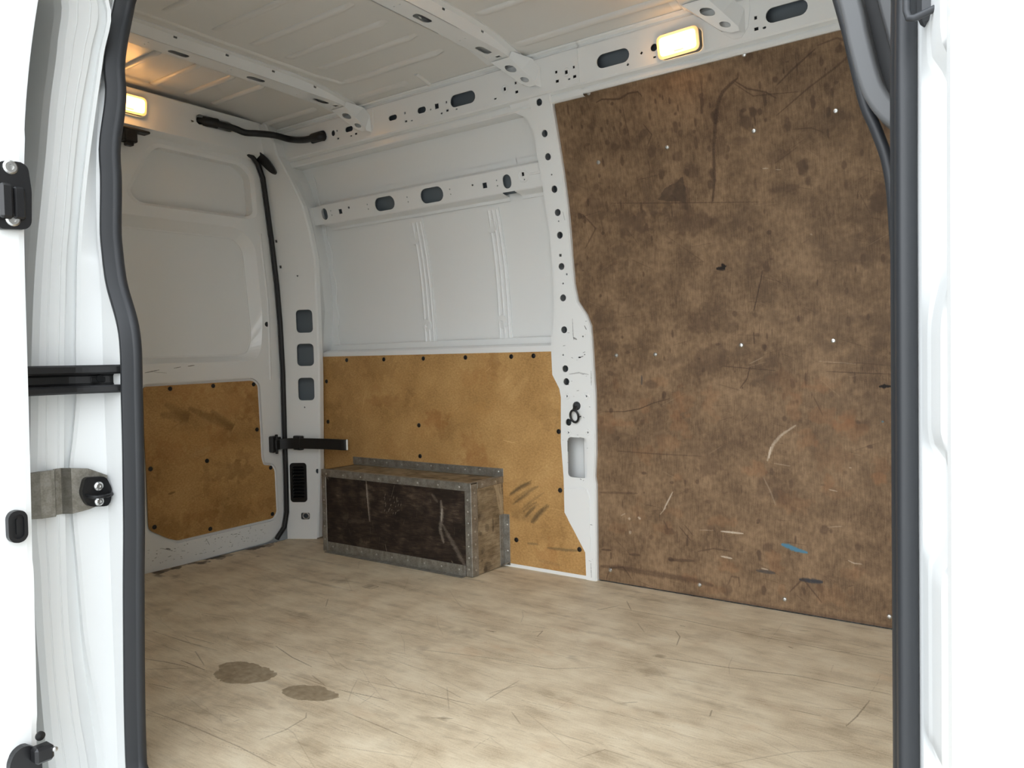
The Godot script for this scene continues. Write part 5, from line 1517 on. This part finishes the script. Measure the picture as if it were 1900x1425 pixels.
	for i in 5:
		pl.append(facing(Z, Vector3(x0 + 0.012, 0.05 + i * 0.055, zf + 0.003)))
	pieces("rivet", rivet, pl, o)
	# angle along the floor
	a = MB.new()
	bx(a, Vector3(x0 + 0.028, 0.0005, zf), Vector3(x1 - 0.03, 0.042, zf + 0.003), 0.001)
	bx(a, Vector3(x0 + 0.028, 0.0005, zf + 0.001), Vector3(x1 - 0.03, 0.003, zf + 0.024), 0.001)
	o = obj("floor_angle", a, M.alu, box)
	pl = []
	for i in 9:
		pl.append(facing(Z, Vector3(lerpf(x0 + 0.06, x1 - 0.06, i / 8.0), 0.024, zf + 0.003)))
	pieces("rivet", rivet, pl, o)
	# strip against the wall along the back of the lid
	a = MB.new()
	bx(a, Vector3(-2.575, H + 0.001, -1.6412), Vector3(x1 + 0.003, H + 0.032, -1.6387), 0.001)
	bx(a, Vector3(-2.553, H + 0.0005, -1.64), Vector3(x1 - 0.021, H + 0.003, -1.622), 0.001)
	o = obj("wall_angle", a, M.alu, box)
	pl = []
	for i in 10:
		pl.append(facing(Z, Vector3(lerpf(-2.53, x1 - 0.02, i / 9.0) + 0.006 * sin(i * 2.1), H + 0.018 + 0.003 * sin(i * 1.7), -1.6387)))
	pieces("rivet", rivet, pl, o)
	# upright angle in the corner between box and wall
	a = MB.new()
	bx(a, Vector3(x1 + 0.0005, 0.006, -1.6412), Vector3(-1.727, 0.2, -1.6387), 0.001)
	bx(a, Vector3(x1 + 0.0005, 0.006, -1.64), Vector3(x1 + 0.003, 0.2, -1.612), 0.001)
	block(a, Transform3D(Basis(Vector3(0, 0, 1), 0.5), Vector3(-1.74, 0.012, -1.625)), Vector3(0.03, 0.003, 0.03), 0.001)
	o = obj("wall_angle", a, M.alu, box)
	pieces("rivet", rivet, [facing(Z, Vector3(-1.738, 0.16, -1.6387)), facing(Z, Vector3(-1.738, 0.06, -1.6387)), facing(Xd, Vector3(x1 + 0.003, 0.11, -1.625))], o)

# ---------------------------------------------------------------- fittings
func lamp(called: String, o: Vector3, ex: Vector3, ey: Vector3, w: float, h: float, label: String, tilt: float):
	var nz := ex.cross(ey).normalized()
	var L := thing(called, o - ey * h * 0.5, label, "lamp", "cargo lamps")
	var tl := func(p: Vector2) -> float: return 0.016 + tilt * (p.x / w + 0.5) * 0.012 + 0.008 * (p.y / h + 0.5)
	var m := func(p: Vector2, d: float) -> Vector3: return o + ex * p.x + ey * p.y + nz * (float(tl.call(p)) + d)
	var outl := rrect(0, 0, w, h, h * 0.24, 5)
	var inl := rrect(0, 0, w * 0.86, h * 0.76, h * 0.16, 5)
	var hb := MB.new()
	var back := []
	for q in outl:
		back.append([m.call(q, -0.002), o + ex * q.x * 0.97 + ey * q.y * 0.97 + nz * 0.001])
	back.append(back[0])
	for i in back.size() - 1:
		hb.quad(back[i][0], back[i + 1][0], back[i + 1][1], back[i][1], back[i][0] - o)
	obj("housing", hb, M.lamp_body, L)
	var bz := MB.new()
	sheet(bz, [outl, inl], m, 0.003)
	obj("bezel", bz, M.lamp_bezel, L)
	var ln := MB.new()
	sheet(ln, [rrect(0, 0, w * 0.87, h * 0.78, h * 0.16, 5)], func(p: Vector2, d: float) -> Vector3:
		var k := Vector2(p.x / w * 2.2, p.y / h * 2.4)
		return m.call(p, d + 0.001 + 0.004 * clampf(1.0 - k.length_squared() * 0.5, 0.0, 1.0)), 0.002, 0.008)
	var lens := obj("lens", ln, M.lamp_lens, L)
	var sw := MB.new()
	var c: Vector3 = m.call(Vector2(w * 0.02, -h * 0.27), 0.004)
	block(sw, Transform3D(Basis(ex, ey, nz), c), Vector3(w * 0.22, h * 0.09, 0.004), 0.0015)
	obj("switch", sw, M.lamp_bezel, L)
	var a := AreaLight3D.new()
	a.name = "glow"
	L.add_child(a)
	a.area_size = Vector2(w * 0.8, h * 0.7)
	a.light_color = Color(1.0, 0.72, 0.40)
	a.light_energy = LAMP_ENERGY
	a.area_range = 8.0
	a.area_attenuation = 2.0
	a.shadow_enabled = true
	a.global_transform = Transform3D(Basis(ex, ey, nz), o + nz * 0.042)
	return lens

const LAMP_ENERGY := 0.004

func build_fittings():
	lamp("cargo_lamp", Vector3(-0.945, 1.7165, -1.487), Vector3(1, 0, 0), Vector3(0, 0.993, 0.12), 0.137, 0.068, "lit cargo lamp on the pierced rail above the plywood sheet", 1.0)
	lamp("cargo_lamp", Vector3(-2.844, 1.761, -0.815), Vector3(0, 0, -1), Vector3(0, 1, 0), 0.135, 0.066, "lit cargo lamp on the header above the rear doors", 0.3)
	# cable loom in the rear corner
	var cl := MB.new()
	var path := [Vector3(-2.865, HARNESS[0][1] + 0.004, -1.12)]
	for q in HARNESS:
		path.append(Vector3(q[0], q[1], q[2]))
	path.append(Vector3(-2.54, 1.735, -1.51))
	var sp := smooth_path(path)
	tube(cl, sp, 0.0135, 10)
	for e in [[3, 12, 0.02], [sp.size() - 13, sp.size() - 4, 0.018]]:
		tube(cl, sp.slice(e[0], e[1]), e[2], 10)
	var loom := obj("cable_loom", cl, M.black)
	tag(loom, "black taped cable loom bridging the rear roof corner", "cable")
	# dark oval cover high on the corner pillar
	var cv := MB.new()
	var cp := chaikin(pts(CORNER_COVER), 2, 0.25)
	sheet(cv, [cp], corner_map(0.022), 0.02, 0.03)
	tag(obj("pillar_cover", cv, M.plastic), "black curved oval cover high on the rear corner pillar", "cover")
	# vent in the corner pillar
	var vt := thing("air_vent", corner_map(0.0).call(Vector2(VENT[0], VENT[1] - VENT[3] * 0.5), 0.0), "black louvred air vent low on the rear corner pillar", "vent")
	var vf := MB.new()
	sheet(vf, [rrect(VENT[0], VENT[1], VENT[2] * 1.12, VENT[3] * 1.06, 0.014, 4), rrect(VENT[0], VENT[1], VENT[2] * 0.8, VENT[3] * 0.88, 0.008, 4)], corner_map(0.005), 0.008)
	obj("frame", vf, M.plastic, vt)
	var vb := MB.new()
	sheet(vb, [rrect(VENT[0], VENT[1], VENT[2] * 0.84, VENT[3] * 0.92, 0.008, 4)], corner_map(-0.012), 0.003)
	obj("backing", vb, M.plastic, vt)
	for i in 10:
		var sl := MB.new()
		var yy: float = VENT[1] + (i - 4.5) * VENT[3] * 0.09
		var ctr: Vector3 = corner_map(-0.002).call(Vector2(VENT[0], yy), 0.0)
		var bs := Basis(Vector3(0.87, 0, -0.493), Vector3.UP, Vector3(0.493, 0, 0.87))
		block(sl, Transform3D(bs * Basis(Vector3(1, 0, 0), 0.6), ctr), Vector3(VENT[2] * 0.8, 0.004, 0.014), 0.001)
		obj("louvre", sl, M.plastic, vt)
	# tie ring in the recess at the foot of the corner pillar
	var tr := MB.new()
	var tc: Vector3 = corner_map(0.0).call(Vector2(0.0925, 0.1031), -0.006)
	var rp := []
	for i in 16:
		var a := TAU * i / 16.0
		rp.append(tc + Vector3(0.87, 0, -0.493) * cos(a) * 0.014 + Vector3.UP * sin(a) * 0.013)
	tube(tr, rp, 0.0028, 7, Vector3(0.493, 0, 0.87), true)
	tag(obj("tie_ring", tr, M.zinc), "small metal tie ring in the foot of the corner pillar", "ring")
	# door stay
	var ds := thing("door_stay", Vector3(-2.86, 0.43, -1.45), "black steel door stay arm reaching from the rear door past the pillar", "door stay")
	var ar := MB.new()
	var arm := smooth_path([Vector3(-2.862, 0.432, -1.44), Vector3(-2.845, 0.434, -1.462), Vector3(-2.80, 0.4355, -1.497), Vector3(-2.70, 0.4355, -1.53), Vector3(-2.60, 0.435, -1.553), Vector3(-2.552, 0.434, -1.562), Vector3(-2.536, 0.434, -1.572)])
	sweep(ar, arm, rounded(0.0035, 0.0235, 0.003), Vector3.UP)
	obj("arm", ar, M.black, ds)
	var tip := MB.new()
	sweep(tip, [Vector3(-2.5385, 0.434, -1.569), Vector3(-2.534, 0.434, -1.574)], rounded(0.0042, 0.0235, 0.002), Vector3.UP)
	obj("end_cap", tip, M.steel, ds)
	var hg := MB.new()
	bx(hg, Vector3(-2.88, 0.398, -1.455), Vector3(-2.852, 0.47, -1.425), 0.004)
	bx(hg, Vector3(-2.866, 0.41, -1.462), Vector3(-2.842, 0.456, -1.436), 0.004)
	bx(hg, Vector3(-2.88, 0.45, -1.475), Vector3(-2.853, 0.465, -1.43), 0.003)
	lathe(hg, Vector3(-2.85, 0.392, -1.446), Vector3.UP, [Vector2(0.006, 0), Vector2(0.006, 0.085), Vector2(0, 0.086)], 10)
	obj("hinge_bracket", hg, M.black, ds)
	var gd := MB.new()
	bx(gd, Vector3(-2.815, 0.405, -1.53), Vector3(-2.765, 0.468, -1.505), 0.004)
	obj("guide", gd, M.black, ds)
	# lashing hook on the middle pillar
	var hk := thing("lashing_ring", Vector3(-1.42, 0.58, -1.63), "small dark lashing ring bolted on the white middle pillar", "ring")
	var hb := MB.new()
	lathe(hb, Vector3(-1.42, 0.618, -1.638), Vector3(0, 0, 1), [Vector2(0.0155, 0), Vector2(0.015, 0.004), Vector2(0.009, 0.01), Vector2(0.0, 0.012)], 14)
	obj("bolt", hb, M.dark_grey, hk)
	var hr := MB.new()
	rp = []
	for i in 20:
		var a := TAU * i / 20.0
		rp.append(Vector3(-1.4215 + cos(a) * 0.0165, 0.5825 + sin(a) * 0.0215, -1.622 + sin(a) * 0.004))
	tube(hr, rp, 0.0042, 8, Vector3(0, 0, 1), true)
	obj("ring", hr, M.black, hk)
	var ht := MB.new()
	sweep(ht, [Vector3(-1.4215, 0.605, -1.624), Vector3(-1.42, 0.619, -1.63)], rounded(0.008, 0.003, 0.002), Vector3(0, 0, 1))
	tube(ht, [Vector3(-1.408, 0.578, -1.622), Vector3(-1.393, 0.583, -1.618)], 0.0022, 6)
	obj("strap", ht, M.black, hk)
	# latch block under the header
	var lt := thing("door_latch", Vector3(-2.85, 1.62, -0.82), "black latch block hanging under the rear door header", "latch")
	var lb := MB.new()
	bx(lb, Vector3(-2.868, 1.625, -0.85), Vector3(-2.83, 1.672, -0.80), 0.004)
	bx(lb, Vector3(-2.862, 1.612, -0.838), Vector3(-2.836, 1.632, -0.81), 0.003)
	obj("body", lb, M.plastic, lt)
	var lp := MB.new()
	bx(lp, Vector3(-2.872, 1.668, -0.90), Vector3(-2.83, 1.678, -0.77), 0.003)
	obj("plate", lp, M.black, lt)
	# centre track of the sliding door
	var tk := thing("door_track", Vector3(-1.43, 0.74, 0.06), "black sliding door track crossing the white door jamb", "track")
	var yt: float = (TRACK[0][1] + TRACK[1][1]) * 0.5
	var yb: float = (TRACK[2][1] + TRACK[3][1]) * 0.5
	var tp := func(z: float) -> float: return -1.430 + 0.028 * smoothstep(0.08, -0.012, z)
	var mk := func(prof: Array, called: String, mm: Material):
		var rows := []
		for i in 18:
			var z := lerpf(0.155, -0.016, i / 17.0)
			var line := []
			for q: Vector2 in prof:
				line.append(Vector3(float(tp.call(z)) + q.x, q.y, z))
			rows.append(line)
		var b := MB.new()
		skin(b, rows, Vector3(1, 0.1, 0))
		obj(called, b, mm, tk)
	mk.call([Vector2(-0.02, yt), Vector2(0.018, yt), Vector2(0.022, yt - 0.003), Vector2(0.022, yt - 0.013), Vector2(0.019, yt - 0.016), Vector2(-0.002, yt - 0.0165)], "upper_lip", M.plastic)
	mk.call([Vector2(-0.002, yt - 0.0165), Vector2(-0.004, yt - 0.02), Vector2(-0.004, yb + 0.018), Vector2(-0.002, yb + 0.0145)], "channel", M.plastic)
	mk.call([Vector2(-0.002, yb + 0.0145), Vector2(0.021, yb + 0.014), Vector2(0.024, yb + 0.011), Vector2(0.024, yb + 0.003), Vector2(0.02, yb), Vector2(-0.02, yb)], "lower_lip", M.plastic)
	var bp := MB.new()
	var zc: float = (TRACK[4][0] + TRACK[5][0]) * 0.5
	bx(bp, Vector3(float(tp.call(zc)) - 0.003, yb + 0.019, zc - 0.014), Vector3(float(tp.call(zc)) + 0.001, yt - 0.021, zc + 0.014), 0.001)
	lathe(bp, Vector3(float(tp.call(zc)) + 0.001, (yt + yb) * 0.5 + 0.001, zc), Vector3(1, 0, 0), [Vector2(0.006, 0), Vector2(0.006, 0.003), Vector2(0, 0.003)], 6)
	obj("fixing_bolt", bp, M.black, tk)
	# striker on its bent plate
	var st := thing("door_striker", Vector3(-1.44, 0.54, 0.05), "black door striker on a bent bare metal plate on the jamb", "striker")
	var zs := []
	var pb := MB.new()
	var zz := [0.146, 0.128, 0.106, 0.098, 0.088, 0.078, 0.05, 0.018]
	var xx := [-1.446, -1.436, -1.434, -1.450, -1.450, -1.434, -1.430, -1.428]
	var tt := [0.61, 0.612, 0.612, 0.612, 0.612, 0.612, 0.608, 0.592]
	var bb := [0.532, 0.531, 0.531, 0.531, 0.531, 0.531, 0.535, 0.545]
	var r0 := []
	var r1 := []
	var r2 := []
	var r3 := []
	for i in 8:
		r0.append(Vector3(xx[i] - 0.003, tt[i], zz[i])); r1.append(Vector3(xx[i] + 0.003, tt[i], zz[i])); r2.append(Vector3(xx[i] + 0.003, bb[i], zz[i])); r3.append(Vector3(xx[i] - 0.003, bb[i], zz[i]))
	skin(pb, [r0, r1], Vector3.UP)
	skin(pb, [r1, r2], Vector3(1, 0, 0))
	skin(pb, [r2, r3], Vector3.DOWN)
	obj("plate", pb, M.plate, st)
	var kb := MB.new()
	sheet(kb, [round_poly(pts(STRIKER), 0.008)], func(p: Vector2, d: float) -> Vector3: return Vector3(-1.418 + d, p.y, p.x), 0.014)
	obj("striker_body", kb, M.plastic, st)
	var ctr := Vector2.ZERO
	for q in STRIKER:
		ctr += Vector2(q[0], q[1]) / STRIKER.size()
	for dy in [0.013, -0.0145]:
		var sb := MB.new()
		lathe(sb, Vector3(-1.418, ctr.y + dy, ctr.x), Vector3(1, 0, 0), [Vector2(0.0085, 0), Vector2(0.008, 0.002), Vector2(0.005, 0.004), Vector2(0.003, 0.004), Vector2(0.0028, 0.0015), Vector2(0, 0.0015)], 14)
		obj("bolt", sb, M.zinc, st)
	var lp2 := MB.new()
	tube(lp2, smooth_path([Vector3(-1.42, ctr.y - 0.001, ctr.x + 0.021), Vector3(-1.404, ctr.y - 0.003, ctr.x + 0.016), Vector3(-1.400, ctr.y - 0.004, ctr.x), Vector3(-1.404, ctr.y - 0.003, ctr.x - 0.016), Vector3(-1.42, ctr.y - 0.001, ctr.x - 0.021)]), 0.0034, 8)
	obj("loop", lp2, M.black, st)
	# roller guide at the top of the front jamb
	var gu := thing("door_guide", Vector3(-0.09, 1.03, 0.05), "dark grey plastic door guide on the front jamb beside the seal", "guide")
	var gb := MB.new()
	bx(gb, Vector3(-0.098, 1.045, 0.02), Vector3(-0.07, 1.40, 0.045), 0.004)
	obj("body", gb, M.dark_grey, gu)
	var gf := MB.new()
	tube(gf, [Vector3(-0.104, 1.40, 0.05), Vector3(-0.104, 1.053, 0.05), Vector3(-0.1025, 1.047, 0.05), Vector3(-0.098, 1.0455, 0.051), Vector3(-0.076, 1.049, 0.056)], 0.0028, 8)
	obj("rim", gf, M.dark_grey, gu)
	var gk := MB.new()
	bx(gk, Vector3(-0.082, 1.044, 0.03), Vector3(-0.071, 1.40, 0.062), 0.004)
	obj("cheek", gk, M.grey, gu)
	var gt := MB.new()
	bx(gt, Vector3(-0.0785, 1.012, 0.05), Vector3(-0.0745, 1.046, 0.062), 0.0015)
	lathe(gt, Vector3(-0.0795, 1.02, 0.056), Vector3(-1, 0, 0), [Vector2(0.005, 0), Vector2(0.004, 0.003), Vector2(0, 0.003)], 10)
	obj("tab", gt, M.black, gu)
